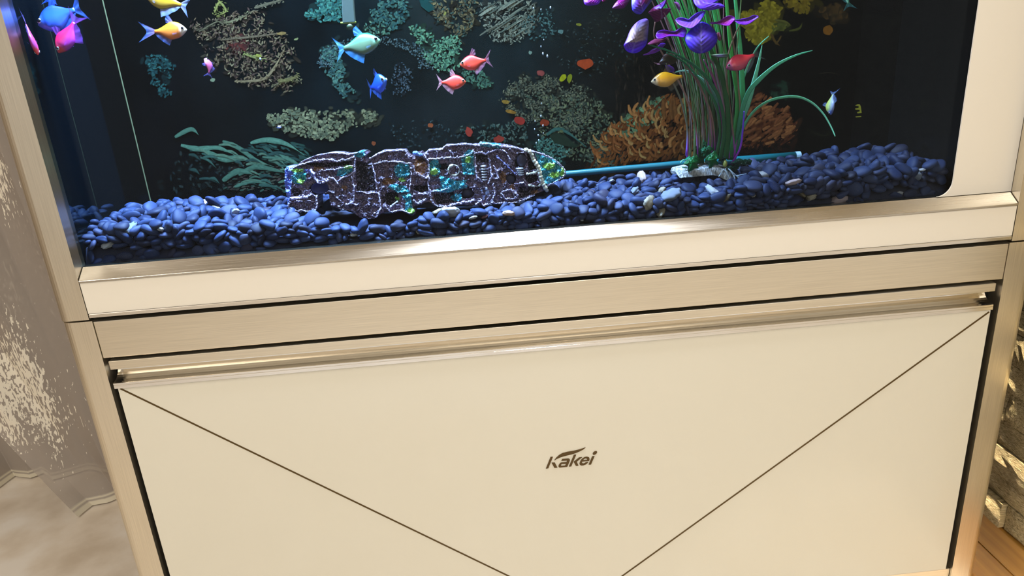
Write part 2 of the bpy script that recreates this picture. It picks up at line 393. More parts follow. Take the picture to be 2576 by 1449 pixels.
MB().box(-.5435, -.5426, .1690, .1705, .640, 1.39).build('glass_edge', M['edge'], aq, label='pale upright glass edge')
lid = MB(); lid.box(-.6085, .6105, 0, .42, 1.421, 1.465); lid.build('lid', M['steel_h'], aq, bevel=.004)
MB().box(-.57, .57, .0, .0165, 1.36, 1.42).build('upper_trim', M['cream'], aq)
MB().box(-.54, .40, .035, .135, 1.390, 1.42).build('lamp_housing', M['black'], aq)
# letter-like yellow mark seen on the black inner wall
mk = MB(); p = [(2150, 262), (2160, 262), (2166, 268), (2166, 285), (2150, 285)]
def strokes(mb, Q, Y, th, col=None):
    P = [at(x, y, Y) for x, y in Q]; mb.plate([[(q.x, q.z) for q in P]], Y-th, Y, col)
for Q in ([(2152, 265), (2157, 262), (2162, 262), (2165, 268), (2167, 284), (2157, 285), (2156, 282), (2163, 280), (2162, 276), (2154, 276), (2151, 275), (2152, 272), (2160, 271), (2160, 267), (2152, 266)],
          [(2152, 293), (2166, 292), (2166, 294), (2153, 295)]):
    strokes(mk, Q, .1763, .0006)
mk.build('letter_mark', plain('yellow_mark', srgb(200, 200, 60), .5), aq, label='small yellow letter-like mark on the black wall')
# water: a clear body with only a faint greenish absorption
wt = MB(); wt.box(-.5785, .4990, .0255, .1760, .6125, 1.35); wo = wt.build('tank_water', None or M['glass'])
m, N, L, b = mat('aquarium_water'); N.remove(b); va = N.new('ShaderNodeVolumeAbsorption'); va.inputs['Color'].default_value = (.55, .85, .95, 1); va.inputs['Density'].default_value = .35
L.new(va.outputs[0], N['Material Output'].inputs['Volume']); wo.data.materials.clear(); wo.data.materials.append(m)
tag(wo, 'clear faintly blue water filling the aquarium', 'water', kind='stuff')

# ------------------------------------------------------------------ cabinet under the tank
cb = empty('aquarium_cabinet', (0, .2, FL), 'champagne metal aquarium cabinet with one wide cream door under the tank', 'cabinet')
CT = .5505
MB().prism_z(post_prof(-.5695, -.6070, .42, .012), FL, CT).build('left_post', M['steel_v'], cb)
MB().prism_z(post_prof(.5700, .6095, .42, .012), FL, CT).build('right_post', M['steel_v'], cb)
MB().box(-.5690, .5695, .0010, .03, .5012, .5492).build('upper_rail', M['steel_h'], cb, bevel=.0008)
MB().box(-.56, .56, .034, .40, .02, .5500).build('carcass', M['black'], cb)
MB().box(-.5695, -.5600, .022, .40, FL+.002, .5005).build('side_panel', M['black'], cb)
MB().box(.5600, .5700, .022, .40, FL+.002, .5005).build('side_panel', M['black'], cb)
MB().box(-.5690, .5695, .004, .03, FL+.002, .0345).build('lower_rail', M['steel_h'], cb, bevel=.0008)
dr = MB().box(-.5606, .5584, -.0020, .016, .0400, .4612).build('door', M['door'], cb, bevel=.0006)
MB().prism_x([(-.0015, .4862), (-.0015, .4972), (.030, .4972), (.030, .4862)], -.5632, .5600).build('top_strip', M['steel_h'], dr, bevel=.0006)
# the finger pull: a polished groove curving down and forward to a lip
G = []
for k in range(9):
    a = k/8*math.pi/2; G.append((.0165-.0195*(1-math.cos(a)), .4855-.0165*math.sin(a)**.9))
prof = G+[(-.0040, .4686), (-.0040, .4662), (-.0034, .4659), (-.0040, .4655), (-.0040, .4614), (.0, .4612), (.020, .4612), (.020, .4855)]
MB().prism_x(prof, -.5632, .5590).build('handle', M['polish'], dr, label='polished full-width finger pull')
def inlay(a, c, w=.0011):
    d = Vector((c[0]-a[0], c[1]-a[1])); n = Vector((-d.y, d.x)).normalized()*w
    return MB().plate([[(a[0]+n.x, a[1]+n.y), (c[0]+n.x, c[1]+n.y), (c[0]-n.x, c[1]-n.y), (a[0]-n.x, a[1]-n.y)]], -.0024, -.0018).build('inlay_line', M['bronze'], dr, label='thin dark diagonal line')
inlay((-.5573, .4605), (-.0036, .0406)); inlay((.5562, .4580), (-.0036, .0406))
# lettering: Kakei under a leaf-shaped swash, raised a fraction of a millimetre
def glyph(loops, name='letter'):
    Ls = [[(lambda q: (q.x, q.z))(at(1340+x/12.88, 1100+y/12.88, -.0026)) for x, y in Lp] for Lp in loops]
    return Ls
def letter(groups, name='letter', y0=-.0028):
    mb = MB()
    for loops in groups: mb.plate(glyph(loops), y0, -.0019)
    return mb.build(name, M['logo'], dr)
letter([[[(580, 640), (657, 636), (505, 1008), (428, 1018)]], [[(612, 828), (715, 823), (803, 985), (705, 992)]]])
letter([[[(700, 752), (770, 660), (860, 578), (970, 515), (1150, 470), (1340, 440), (1530, 393), (1640, 355), (1715, 332), (1640, 397), (1530, 455), (1420, 502), (1300, 545), (1150, 582), (1000, 620), (880, 660), (780, 705)]]], 'swash')
letter([[[(958, 708), (1155, 692), (1192, 702), (1208, 728), (1203, 760), (1122, 958), (880, 980), (848, 970), (836, 942), (846, 905), (882, 850), (915, 828), (945, 820), (1098, 806), (1112, 768), (1104, 754), (930, 768)],
          [(942, 868), (920, 892), (914, 915), (934, 932), (1045, 922), (1060, 912), (1085, 860)]]])
letter([[[(1336, 572), (1410, 567), (1250, 945), (1175, 952)]], [[(1330, 800), (1505, 657), (1602, 648), (1428, 795), (1485, 920), (1400, 928)]]])
letter([[[(1828, 768), (1846, 705), (1828, 655), (1760, 632), (1680, 648), (1600, 700), (1545, 775), (1518, 850), (1527, 893), (1572, 914), (1645, 912), (1715, 885), (1775, 840), (1803, 803), (1730, 812), (1690, 840), (1640, 855), (1605, 840), (1594, 815), (1604, 788)],
          [(1634, 748), (1654, 712), (1702, 686), (1752, 690), (1766, 715), (1756, 738)]]])
dot = [(2017+math.cos(a)*82*math.cos(-.62)-math.sin(a)*46*math.sin(-.62), 510+math.cos(a)*82*math.sin(-.62)+math.sin(a)*46*math.cos(-.62)) for a in [k*math.pi/8 for k in range(16)]]
letter([[[(1930, 620), (2006, 614), (1890, 885), (1815, 888)]], [dot]])
# pebbles as settled: shape, half length (0.1 mm), x, y, height above 0.6 m (0.1 mm), quaternion x y z (percent)
PEBBLES = [
1,95,-4657,1413,529,-4,26,-95,2,95,-4364,1109,491,1,-64,-66,3,95,-4017,766,513,-36,-21,-41,5,95,-4808,344,468,-27,14,-38,
5,105,-5163,389,502,21,-4,-71,2,95,-5453,352,330,12,-5,-85,2,105,-2532,347,192,-4,-10,-94,4,95,-1752,372,164,-6,27,-62,1,75,-1485,428,396,-18,-16,12,
3,115,-1326,433,371,-36,2,-12,1,85,-1056,339,296,8,-16,-92,1,85,-919,372,289,-6,-19,-14,5,75,-626,306,332,5,-11,98,0,115,1306,1393,420,-42,66,-12,
4,115,880,1365,396,-4,-17,-81,0,65,1424,808,349,-45,-17,72,0,105,1410,340,389,36,-23,-6,3,115,1051,796,354,-90,20,-34,1,85,1133,333,321,59,8,37,
4,85,284,349,150,8,14,56,4,85,1276,320,182,33,6,-85,5,85,1966,432,381,-63,49,-7,5,75,2121,347,285,-10,-43,-29,3,115,1922,1568,425,7,-6,9,
3,115,2848,1517,453,-45,86,-20,4,95,2444,351,304,7,-20,67,3,105,2735,801,429,-43,-80,32,5,115,2952,322,423,-14,-12,97,0,115,3211,339,213,13,-19,8,
1,85,3093,348,257,-6,20,-58,2,85,3578,322,160,8,41,-90,5,65,4379,331,172,-19,-47,-84,0,65,4575,376,387,-15,-62,63,1,115,3011,1078,466,-35,-4,55,
0,85,4626,340,444,2,5,-99,0,115,-2784,347,454,31,5,-22,0,115,-4644,553,560,1,41,-56,3,105,3756,326,288,26,-72,43,1,115,2448,361,423,3,-27,95,
3,115,3867,380,501,-6,-16,60,2,115,-1185,333,401,13,-28,93,3,115,-5242,354,423,-42,29,-2,4,115,1999,317,313,-75,5,-6,1,95,-4947,314,182,80,2,4,
3,105,4286,354,431,5,26,-82,1,105,-3042,517,430,35,-27,23,3,105,2834,785,520,32,21,-90,2,115,-1491,323,273,-5,-50,-85,2,115,4387,347,495,-19,-92,0,
3,115,-1343,686,434,16,-4,-21,1,95,-4265,326,195,23,-49,79,3,115,-3721,722,460,31,69,61,1,95,-20,340,333,-82,33,-11,2,115,-1793,334,377,13,-15,-7,
3,115,3489,402,480,16,12,81,2,105,-3538,330,425,32,16,-28,0,95,-4094,321,196,-59,-25,-27,3,105,-4234,714,524,77,53,-14,3,85,-508,328,334,22,-44,67,
0,115,-4934,366,467,23,24,93,3,105,-193,801,404,-59,-66,-27,3,105,794,664,380,20,3,-55,3,95,4832,341,498,30,-15,-26,3,115,536,402,378,-76,-51,36,
2,95,-5272,314,187,50,12,-7,2,115,-2423,340,298,-48,-19,84,0,115,-193,342,269,-2,-23,-7,1,95,-3659,344,393,-3,41,-86,1,105,-2805,1171,510,19,-2,-21,
3,105,-2175,1108,479,-5,44,79,2,105,3946,322,401,20,60,76,2,105,2716,335,408,-24,-87,-8,3,85,-5245,339,552,5,-15,97,1,95,-4344,359,472,16,12,-68,
0,115,4786,1116,575,28,-20,-16,3,115,-4987,796,589,80,57,10,4,115,-5349,860,543,8,59,-77,1,95,-3924,333,266,27,37,-6,1,115,3191,588,491,18,6,-95,
3,75,-3821,308,274,69,11,5,0,115,4579,475,505,47,-19,-80,3,75,-4413,316,180,19,-59,65,0,105,-2373,337,191,-2,-12,-10,0,95,4724,340,522,-21,-2,97,
1,105,-1569,1511,472,38,20,-53,4,95,-5479,313,159,9,40,-90,1,115,1728,639,395,16,3,61,3,105,2992,358,201,13,-12,-25,0,115,1015,392,329,15,25,95,
3,115,-1951,420,398,-36,-13,-84,3,115,-4053,1196,544,-19,32,-42,3,115,-3492,755,437,13,-10,0,0,115,3689,510,521,25,89,9,4,105,4504,312,176,72,-2,14,
3,95,-4115,402,429,-37,-1,-9,0,95,-2899,346,396,34,12,15,0,95,-4848,357,542,-3,-24,88,3,105,-1602,946,472,-1,2,88,2,115,3102,789,483,-82,0,7,
3,115,-1789,622,386,41,-10,-44,1,115,-4400,1161,583,-19,36,36,0,115,-1501,366,183,19,9,-46,0,115,-5264,1280,553,37,14,65,3,105,-2066,394,366,39,47,48,
3,85,297,338,295,22,12,-81,0,105,-3308,599,419,34,-8,17,1,105,-4688,1323,579,21,20,-35,4,115,-1650,338,169,-2,15,9,1,105,4053,355,477,-20,-1,97,
3,115,-2406,542,408,-48,-11,-25,0,85,2627,326,365,49,-21,54,3,105,-1984,1329,483,6,2,-95,1,85,-812,328,270,-46,-17,-64,3,85,4892,327,326,34,24,-6,
4,115,-5381,342,404,22,27,92,3,85,-2575,349,372,26,6,72,2,105,-1444,349,359,22,83,40,3,115,4399,516,541,38,16,80,2,105,-1983,330,270,-42,-5,19,
2,115,3291,387,467,63,17,-3,3,115,2918,466,427,54,67,4,3,115,-1987,701,429,7,2,98,1,115,3326,895,531,-9,-9,-98,3,85,-4713,339,314,-9,29,-82,
0,105,-2932,347,204,8,-13,-97,2,105,-3825,395,397,-3,-29,-85,0,105,239,1124,426,7,-22,50,0,105,-4471,528,528,-3,-11,70,4,85,-5630,342,447,-91,-14,22,
0,95,-5053,337,412,28,-17,-28,1,95,-4136,346,332,-31,-15,92,0,105,654,340,184,22,-18,93,2,115,-2168,382,385,8,3,67,1,105,712,1003,409,19,-2,-62,
3,105,-3276,1460,463,73,61,27,3,95,4455,1047,570,63,33,-65,3,105,-1662,381,248,3,17,66,3,115,-1651,508,401,-77,51,-37,2,95,4009,374,542,-46,-20,80,
2,105,1873,1079,420,3,36,-87,1,115,-5026,366,332,2,-5,99,0,115,-95,500,363,9,-25,92,3,85,2537,1654,446,55,10,-26,2,85,-870,309,158,48,3,-3,
1,105,-935,956,376,-58,65,34,3,95,-974,395,363,-18,4,-66,2,85,3171,309,428,48,8,-7,3,105,-790,793,409,42,-13,50,3,85,944,338,256,-9,47,-51,
2,85,-5080,339,492,-35,-35,28,3,105,-4858,580,556,17,85,30,2,85,-3378,315,349,-66,-7,-22,2,95,-4705,340,491,-48,-41,75,0,95,-4299,351,305,-7,16,-91,
4,105,-4283,327,392,-22,-18,-6,0,85,541,325,246,-22,-37,89,0,95,4084,332,264,15,4,-3,0,115,-1822,856,416,63,-31,60,1,115,2472,1165,436,86,37,-11,
0,75,-3829,321,161,63,11,-2,3,85,-4765,344,397,-4,12,89,2,115,2868,1358,487,-74,57,21,1,85,-4502,340,340,-15,60,-48,3,85,-5354,390,502,51,58,9,
0,105,-2639,1214,450,0,97,14,3,105,-719,551,366,15,12,82,3,65,-2275,317,351,53,-8,26,3,85,2297,360,402,-12,19,65,5,105,3289,319,400,-29,51,63,
3,95,657,370,320,69,-47,54,0,105,82,361,293,-7,-17,93,3,75,-1598,362,362,10,33,-48,1,105,-4151,963,502,-90,-10,9,5,115,-5507,347,407,-30,-85,40,
1,115,-3392,398,217,-6,8,-81,3,85,3701,354,458,19,-7,-87,3,85,-3242,350,206,9,-3,80,1,115,4543,1539,564,-31,10,47,0,85,-1038,323,234,13,-7,5,
0,95,-3508,346,271,-11,22,86,0,115,922,512,329,-41,-83,-30,1,65,4676,297,194,-16,76,60,1,105,-4564,354,260,-2,7,-87,3,95,3763,883,528,-63,38,-34,
4,85,4879,324,157,9,50,-85,3,65,2282,303,240,28,52,-68,0,95,1410,330,233,-4,20,-5,3,75,-3554,329,199,7,11,-14,2,95,3194,319,300,-20,0,-5,
2,85,-469,311,158,54,-2,-12,1,115,-564,1144,422,-3,-7,-77,5,115,-396,329,225,-18,-4,-14,5,95,2987,309,328,16,80,-56,2,85,-2169,313,309,9,-3,2,
0,105,2485,736,407,33,-24,11,3,95,-2922,1074,409,54,-15,71,5,95,3428,308,360,78,-16,31,3,115,-1260,918,415,18,7,-56,1,115,-1755,1600,481,-30,-17,49,
1,115,-2736,397,381,10,6,-74,5,85,-4641,311,151,77,1,14,3,105,-2443,1434,472,76,30,-20,1,85,1689,333,258,10,5,-2,3,65,-175,304,175,-12,66,-72,
1,65,1239,301,309,64,21,-39,3,95,1734,1176,416,-13,7,78,3,95,-4560,423,448,33,-32,-87,1,105,4288,988,546,6,37,-79,3,85,1148,355,185,-16,-31,42,
5,115,-5517,417,457,14,-92,5,3,95,-920,493,399,-12,1,-72,4,105,1816,359,158,-16,-11,93,4,105,-361,414,334,43,-7,-62,4,115,2314,345,328,-2,3,-93,
1,105,-472,863,391,-2,10,-96,1,115,-1195,378,238,3,2,-68,1,115,-121,950,428,-3,-13,97,1,75,-1338,331,154,22,8,13,3,115,-5419,459,498,-53,24,-80,
3,105,-3984,1045,504,-13,7,9,1,95,2024,340,226,9,7,-2,2,105,3514,354,343,-49,-31,73,2,105,-2267,555,419,-6,25,-50,2,115,-2236,370,258,-3,8,12,
2,115,-4520,702,535,-26,-36,20,4,105,-4646,347,416,56,34,-74,0,105,1256,833,356,-2,-11,-98,2,75,-4872,312,335,17,-19,-96,5,115,394,488,377,-35,-2,42,
4,85,4299,310,168,-18,-45,-85,1,85,-5325,343,314,4,-11,-97,1,105,3403,907,586,3,18,38,3,115,3766,1380,507,49,80,-28,3,115,2653,722,442,-18,43,-2,
5,85,-1939,304,327,51,25,-9,2,85,-3103,338,337,-10,24,13,4,85,-3155,312,301,24,55,79,3,115,-4479,845,510,15,-56,-9,0,115,4338,703,508,-14,-42,42,
4,75,-5669,316,222,18,-50,66,0,95,4200,355,308,24,4,70,4,85,-5631,313,150,8,29,-94,5,85,-3978,322,155,2,42,-89,5,95,3605,312,231,13,-20,13,
1,115,-3303,382,275,-9,6,-51,1,85,1835,341,338,-3,11,-86,3,95,-2957,365,295,-17,-6,-97,0,85,-70,339,214,23,0,93,1,95,-2415,415,416,-26,1,85,
0,95,2753,356,296,-25,-30,72,3,105,2145,376,179,-11,-11,59,3,115,3392,557,471,-68,27,24,2,115,474,1274,386,-44,36,61,0,105,2594,577,427,-2,-91,35,
3,105,2183,1253,449,-3,-5,97,0,105,96,364,187,-44,41,-46,0,105,-325,844,391,-42,-2,68,0,95,1978,341,164,-12,2,6,2,115,-4983,458,529,4,71,-69,
4,85,-2010,1076,435,-7,35,-89,4,105,-4432,344,417,-1,-2,-90,4,75,-2852,298,292,6,74,-64,3,75,-3323,361,408,-8,9,-19,2,105,2240,534,399,-70,55,42,
4,115,-3507,369,356,16,4,-84,2,75,179,307,347,-12,-48,-85,2,105,1364,956,401,-81,44,-35,3,115,-89,1592,431,4,-1,59,3,115,-2068,538,413,65,-67,11,
4,115,3609,396,487,-28,13,-62,3,75,-2708,334,212,65,-1,73,2,85,1549,1034,407,46,-10,-5,5,95,3664,315,374,9,-17,-97,3,105,-4028,700,414,-26,-28,89,
2,85,-726,339,155,-25,5,3,0,95,-188,383,356,0,19,66,3,95,1554,451,348,-4,-23,19,2,105,4508,350,416,12,69,24,2,75,-5073,324,222,62,6,16,
4,95,-4215,341,358,11,-21,-81,0,85,2299,337,158,10,-13,95,4,105,4093,337,362,-18,23,88,0,105,-686,1614,400,29,-7,68,3,65,740,323,315,24,11,-80,
1,105,4688,1230,585,-29,20,87,1,85,-5630,349,364,-16,-42,70,0,115,1133,1211,391,-5,23,94,3,105,3951,1354,537,-16,12,82,4,105,-533,663,373,22,-15,-53,
5,85,-4575,311,398,92,0,36,3,105,1376,388,166,-6,10,-40,2,85,405,319,206,20,-91,34,4,105,-4128,461,470,91,29,-9,3,115,-4373,543,484,-3,-21,27,
2,85,-2091,328,235,34,6,89,5,95,2499,316,237,0,-4,99,3,85,680,853,350,23,23,-42,3,105,4632,750,512,-25,30,11,4,85,3923,321,209,28,24,-79,
1,85,-3628,358,241,-43,-29,38,4,75,191,298,168,35,67,-53,0,65,1527,302,254,71,-20,38,3,115,-3306,748,424,-34,53,-54,0,75,-5122,329,284,2,1,19,
3,115,2693,1088,461,-11,13,-40,4,105,-1332,352,229,24,16,91,2,75,-4731,323,169,-35,-3,92,0,95,-3122,358,225,-3,-5,81,2,95,1014,385,153,3,-28,-95,
1,105,-2725,1340,463,16,82,-23,4,95,1744,377,313,27,20,89,4,115,4780,371,405,33,11,42,3,85,-3206,388,374,-20,-26,55,3,85,1522,352,174,-23,-16,86,
2,115,3559,616,525,-41,76,-43,0,85,-2628,342,312,5,15,-47,3,65,-2786,324,161,21,2,6,4,115,4416,369,315,41,21,51,4,115,-1886,372,177,-2,0,92,
1,105,3981,871,522,26,16,-94,3,85,-4356,1346,554,11,27,-52,2,75,3317,310,310,-4,-41,0,2,75,497,310,151,23,-6,2,0,115,1148,1444,422,-10,-17,-74,
0,85,-2231,987,433,0,-29,-94,1,85,4612,352,300,0,-34,78,3,105,-3585,944,456,24,-15,-35,2,85,2722,335,197,-16,-55,75,3,95,3382,373,226,-11,-5,20,
1,85,-2494,349,386,4,36,45,0,65,421,309,271,36,17,-3,1,95,-626,409,349,-1,15,-85,0,95,-5537,1379,546,38,-69,-59,5,115,2374,1320,410,-40,-80,-40,
4,105,-1,644,368,-16,-7,97,3,95,4037,1152,515,22,-29,-19,3,85,-296,389,288,28,-5,-87,3,85,2905,356,251,9,-7,-88,1,85,984,1416,440,1,29,95,
1,105,279,808,363,10,-41,-88,2,115,-3465,1246,424,-69,-18,-40,4,105,-751,679,386,-28,2,12,3,85,3395,361,395,-24,53,80,2,105,1142,1013,389,-46,37,48,
0,105,-3988,1383,488,30,76,-32,0,115,-3823,1079,486,22,38,54,0,85,855,379,304,27,30,19,2,65,4478,308,332,49,35,-78,0,115,1994,753,358,13,21,64,
5,105,-4109,664,444,-50,-72,-10,3,85,-4047,543,412,13,14,-76,1,85,-3968,390,388,7,15,81,2,105,-5198,596,534,-14,13,-56,2,85,-2795,336,231,-10,11,-90,
4,115,-2085,1578,458,27,35,-86,3,85,2066,727,407,38,5,81,2,105,-992,1605,430,-16,11,78,0,85,-2739,352,304,-2,-5,71,0,85,57,931,414,-11,-21,67,
1,95,-4026,406,317,-31,-16,63,3,75,2618,341,267,-19,-30,74,2,65,3900,305,290,-34,-49,-60,3,115,1042,1342,359,17,28,8,2,105,-2549,945,411,-35,-12,91,
2,75,-4412,330,345,-14,-44,78,1,115,-1105,699,368,-5,-22,6,0,85,-2806,997,401,19,10,-96,4,105,303,494,352,-12,23,-82,5,115,-1165,368,159,-4,-12,69,
4,115,3257,1323,515,-20,23,-86,0,105,3253,1578,495,19,2,-10,3,115,-3618,1446,454,83,-29,28,2,75,-4893,331,266,9,-6,92,2,95,-5658,545,496,6,-36,-76,
1,75,3074,335,343,22,79,34,3,85,-3219,1112,410,-21,-27,-17,0,75,-1810,330,295,-14,-6,27,3,115,-2559,779,388,-8,13,-94,4,115,-5362,1056,534,77,-3,44,
0,75,-4918,348,381,1,-10,-91,4,95,2128,644,426,4,1,-64,4,85,-411,332,294,19,-24,4,2,95,-5662,601,554,-2,40,64,4,105,2053,1217,429,-67,62,-28,
3,95,3252,1030,519,-30,27,-84,5,115,2169,1005,401,26,-19,59,4,115,2292,973,414,7,-97,16,0,65,-4226,331,466,0,10,-86,3,75,-4821,838,575,-83,48,-2,
0,105,4899,376,429,9,-2,69,3,85,1695,349,190,-7,11,47,3,95,-1514,644,360,44,20,-32,1,105,741,370,251,5,-7,-77,2,95,2538,346,308,39,-71,-17,
1,65,2415,320,346,25,15,-17,3,75,-1675,363,334,13,9,57,1,115,-150,1378,378,37,-29,-86,1,105,-931,662,361,0,50,-81,0,85,-3872,618,407,2,-17,94,
0,85,4241,845,530,0,95,-5,3,75,2825,330,163,-2,-22,96,5,75,497,325,302,-59,-63,-6,2,85,3522,373,237,-14,14,-97,1,95,4805,409,329,9,17,-50,
1,95,-3043,1350,442,-8,23,-89,0,95,-3125,1247,441,-50,-80,29,5,105,-1232,361,313,41,-39,-72,1,105,2166,415,346,-8,-3,-49,1,115,1317,1112,376,7,-4,-97,
4,85,1619,334,313,-3,9,-81,0,65,-4608,317,317,21,7,-34,2,95,-4803,351,278,-9,21,-28,4,115,-1192,1259,399,35,-71,-58,0,75,-5420,774,540,22,-88,6,
5,85,4652,339,368,45,-21,-77,0,85,583,1265,403,-39,-9,50,0,65,-2232,324,149,13,-10,97,5,85,4746,320,151,75,-17,-1,5,75,-1969,317,187,23,5,-92,
5,105,2873,606,411,16,28,-29,0,115,-1085,1038,368,-44,27,-11,4,115,-5495,789,514,-71,-25,63,1,105,-13,1342,396,13,23,-82,0,85,1797,349,226,5,-27,-71,
3,75,-726,352,309,-7,0,-58,0,95,1459,374,311,-59,48,-42,2,85,-2528,350,276,14,16,80,0,75,-3744,344,211,-2,6,-65,5,115,-2422,1023,423,23,-1,-93,
2,65,3615,310,301,-3,-5,-99,2,105,-4172,414,247,32,5,0,3,85,-3770,640,399,16,67,44,1,95,-1913,1615,504,-14,-6,19,2,115,-5505,518,502,57,59,5,
2,115,-2299,1207,440,-17,-25,-89,3,85,-4403,981,527,75,-61,-20,3,115,1866,1312,396,36,-28,-87,5,115,-3715,1225,471,63,-60,3,
3,105,4726,848,516,73,-28,-60,3,65,-944,335,215,35,-12,-82,3,85,1878,676,329,-16,-23,52,4,115,-3528,1292,472,-7,-49,5,0,85,1317,543,346,15,15,35,
3,85,-3654,818,454,7,12,-93,3,85,-2664,960,405,4,-30,-63,3,115,4325,457,315,-6,-9,27,5,85,840,335,218,-10,-25,54,3,85,4570,939,534,-8,-30,76,
1,95,-484,1394,418,-17,38,-1,5,115,-2462,1301,452,-75,45,-25,4,105,-379,645,329,16,9,-95,1,105,1585,1341,382,-83,6,-54,0,115,-4046,1534,496,41,10,-58,
4,58,890,298,154,16,-49,85,0,115,-4256,1373,507,-1,-37,55,3,65,1214,325,244,44,-6,87,4,85,-3028,341,259,-2,12,-25,5,85,4524,321,256,22,6,95,
4,65,-526,307,230,-17,10,-97,0,115,203,1370,385,64,36,50,3,75,-4909,1390,568,-4,11,-30,4,65,-5097,318,149,-18,-59,77,4,105,2082,1019,349,38,19,-52,
0,85,-1713,889,391,29,20,-82,4,105,2038,458,373,-79,53,-8,2,95,1680,495,323,66,12,10,0,85,263,344,216,8,-7,-38,0,85,3968,347,314,7,-3,-53,
5,115,2451,957,408,31,7,49,4,95,-1425,1277,423,11,6,-35,0,115,2256,411,277,10,2,25,5,105,4426,359,388,39,30,54,0,105,-342,1029,386,-38,20,-5,
0,85,3772,358,408,-9,-7,-60,3,85,3414,1387,520,-20,25,14,0,115,4230,1200,522,5,36,-88,0,105,1124,672,310,-6,-34,-91,2,105,-616,378,268,4,-14,-69,
0,55,2139,309,242,-1,-19,96,4,105,-1805,377,235,1,-10,-46,5,65,-3669,302,140,6,7,11,4,75,2550,316,147,4,9,11,2,115,-589,975,358,-90,-39,-13,
2,85,-656,345,205,0,-15,-83,3,65,-3721,340,275,18,38,73,0,75,-3226,1194,442,18,13,16,2,105,4391,864,538,41,-13,-67,3,105,3225,485,430,-57,-24,18,
3,85,167,730,340,-14,-42,-73,4,115,936,1009,348,-14,-32,65,1,115,860,408,168,15,-12,-75,2,115,-556,1627,372,39,32,-53,5,85,-4466,397,460,-9,-1,-74,
5,95,-3869,358,334,88,31,-34,1,95,2743,589,416,15,21,95,1,85,1059,379,219,-11,3,83,3,115,-447,1199,366,31,14,-82,0,85,2918,690,432,52,32,74,
4,75,-3795,1604,497,32,-8,31,4,85,-720,347,234,-36,81,-32,0,105,-5108,674,537,11,-1,-36,0,105,-5458,1070,529,-59,1,55,5,85,-3254,449,411,-12,1,97,
5,95,2836,345,362,39,20,47,1,115,4288,1068,509,21,39,-43,5,105,-1752,1200,460,67,71,13,2,75,-4620,1224,553,28,-57,-71,0,95,-4971,1006,563,-74,-37,-18,
1,65,1,324,232,23,-4,96,3,85,-2254,1470,476,28,8,-88,0,115,4144,1618,509,3,-72,-10,2,105,1559,1651,391,61,4,-11,2,75,-1005,340,150,17,-21,-80,
1,65,-3649,333,309,17,5,-67,0,95,-1899,1498,437,26,33,-52,2,115,-1547,938,354,65,38,-4,1,105,4750,634,518,96,11,-11,3,95,452,753,345,50,9,-62,
0,85,-3102,1666,430,-27,-50,-79,3,85,-2324,931,398,-37,-28,-46,3,75,4051,580,521,-65,-22,60,1,85,59,1254,402,-87,-42,-6,1,85,3183,357,373,15,0,61,
5,85,-3770,342,349,-83,35,-30,0,95,2603,940,447,4,-9,41,5,95,-2648,365,192,-56,55,-40,1,105,-702,1122,394,-3,18,45,2,115,-3193,544,380,19,0,32,
1,85,1511,1557,379,-75,-2,-64,0,105,-937,1104,419,-1,5,4,2,60,-5668,314,397,-9,3,92,3,54,-3265,324,329,84,46,-24,0,85,-3406,1492,438,-18,27,-93,
1,85,-1108,387,319,-29,-10,-6,0,85,-586,371,156,-9,-4,55,2,115,-3909,1486,479,-37,-52,67,0,85,-2139,380,184,3,-4,95,2,85,-366,357,153,18,-22,-73,
4,95,-3617,1256,453,-15,56,-54,5,95,-1242,365,161,53,-30,-55,1,75,-4776,428,509,4,39,-89,0,85,195,393,264,0,-2,72,4,105,4318,513,476,-78,61,1,
0,85,-1311,418,277,-9,12,67,4,95,-3023,434,326,3,61,-67,5,75,2887,331,322,16,-47,-45,4,105,789,1565,376,-26,-36,-24,2,85,-3217,801,416,-4,-2,-74,
5,115,3656,1234,477,-59,-61,-33,2,105,-3314,1219,409,-8,-38,66,4,75,1023,327,269,-2,-5,-81,0,85,-3544,591,403,12,-13,-76,0,85,-3061,1072,401,-2,45,85,
0,105,-4959,1095,565,17,47,-84,2,51,2850,296,202,49,6,-8,1,95,-4570,968,544,-25,14,-94,0,105,281,958,365,26,1,-66,4,115,1502,769,344,5,-14,42,
5,95,-3040,874,419,21,-20,-84,3,65,-342,1417,395,-42,-41,78,4,115,-421,1557,395,-79,55,-11,3,105,-2324,1344,436,-78,-47,18,4,85,-554,355,213,26,5,42,
3,85,169,842,377,-20,-17,-11,1,85,-72,367,146,-2,-4,-76,4,51,2626,309,161,-58,-62,-48,1,54,1612,312,191,-10,62,-4,5,75,2654,324,215,31,-25,-25,
3,95,-5051,1659,511,21,65,72,0,115,4265,1354,519,-23,-95,0,3,85,-1007,1478,389,11,18,73,3,95,3873,622,506,-32,-25,-10,2,95,127,467,328,-33,25,-51,
4,65,451,364,326,-58,-12,35,4,115,2144,1647,394,-20,-3,-3,0,95,450,448,318,-2,7,19,5,105,469,1122,359,-33,-14,82,3,105,1464,1268,354,-36,-34,-35,
0,85,-4723,1001,543,95,-14,19,2,105,-1157,818,358,27,-39,-86,1,105,4022,1603,535,4,-9,-33,0,115,-2993,1617,426,73,-42,52,
4,105,1293,377,267,-28,-15,81,1,115,3880,769,518,97,3,17,4,105,-2217,1639,488,13,-23,17,3,85,-5132,1433,546,34,-41,-74,5,105,246,621,333,29,51,-53,
3,85,-2603,1362,460,68,67,22,2,95,392,617,394,3,-1,58,5,85,2447,355,161,6,35,-90,4,58,-2180,308,170,-6,31,6,4,95,3312,457,515,-16,-17,-96,
3,115,-3575,1129,439,4,-18,-95,4,65,-2100,318,142,9,-14,-90,4,75,4535,334,318,15,-17,66,1,75,-4806,1332,559,19,-3,69,5,85,-3433,510,404,-4,13,-78,
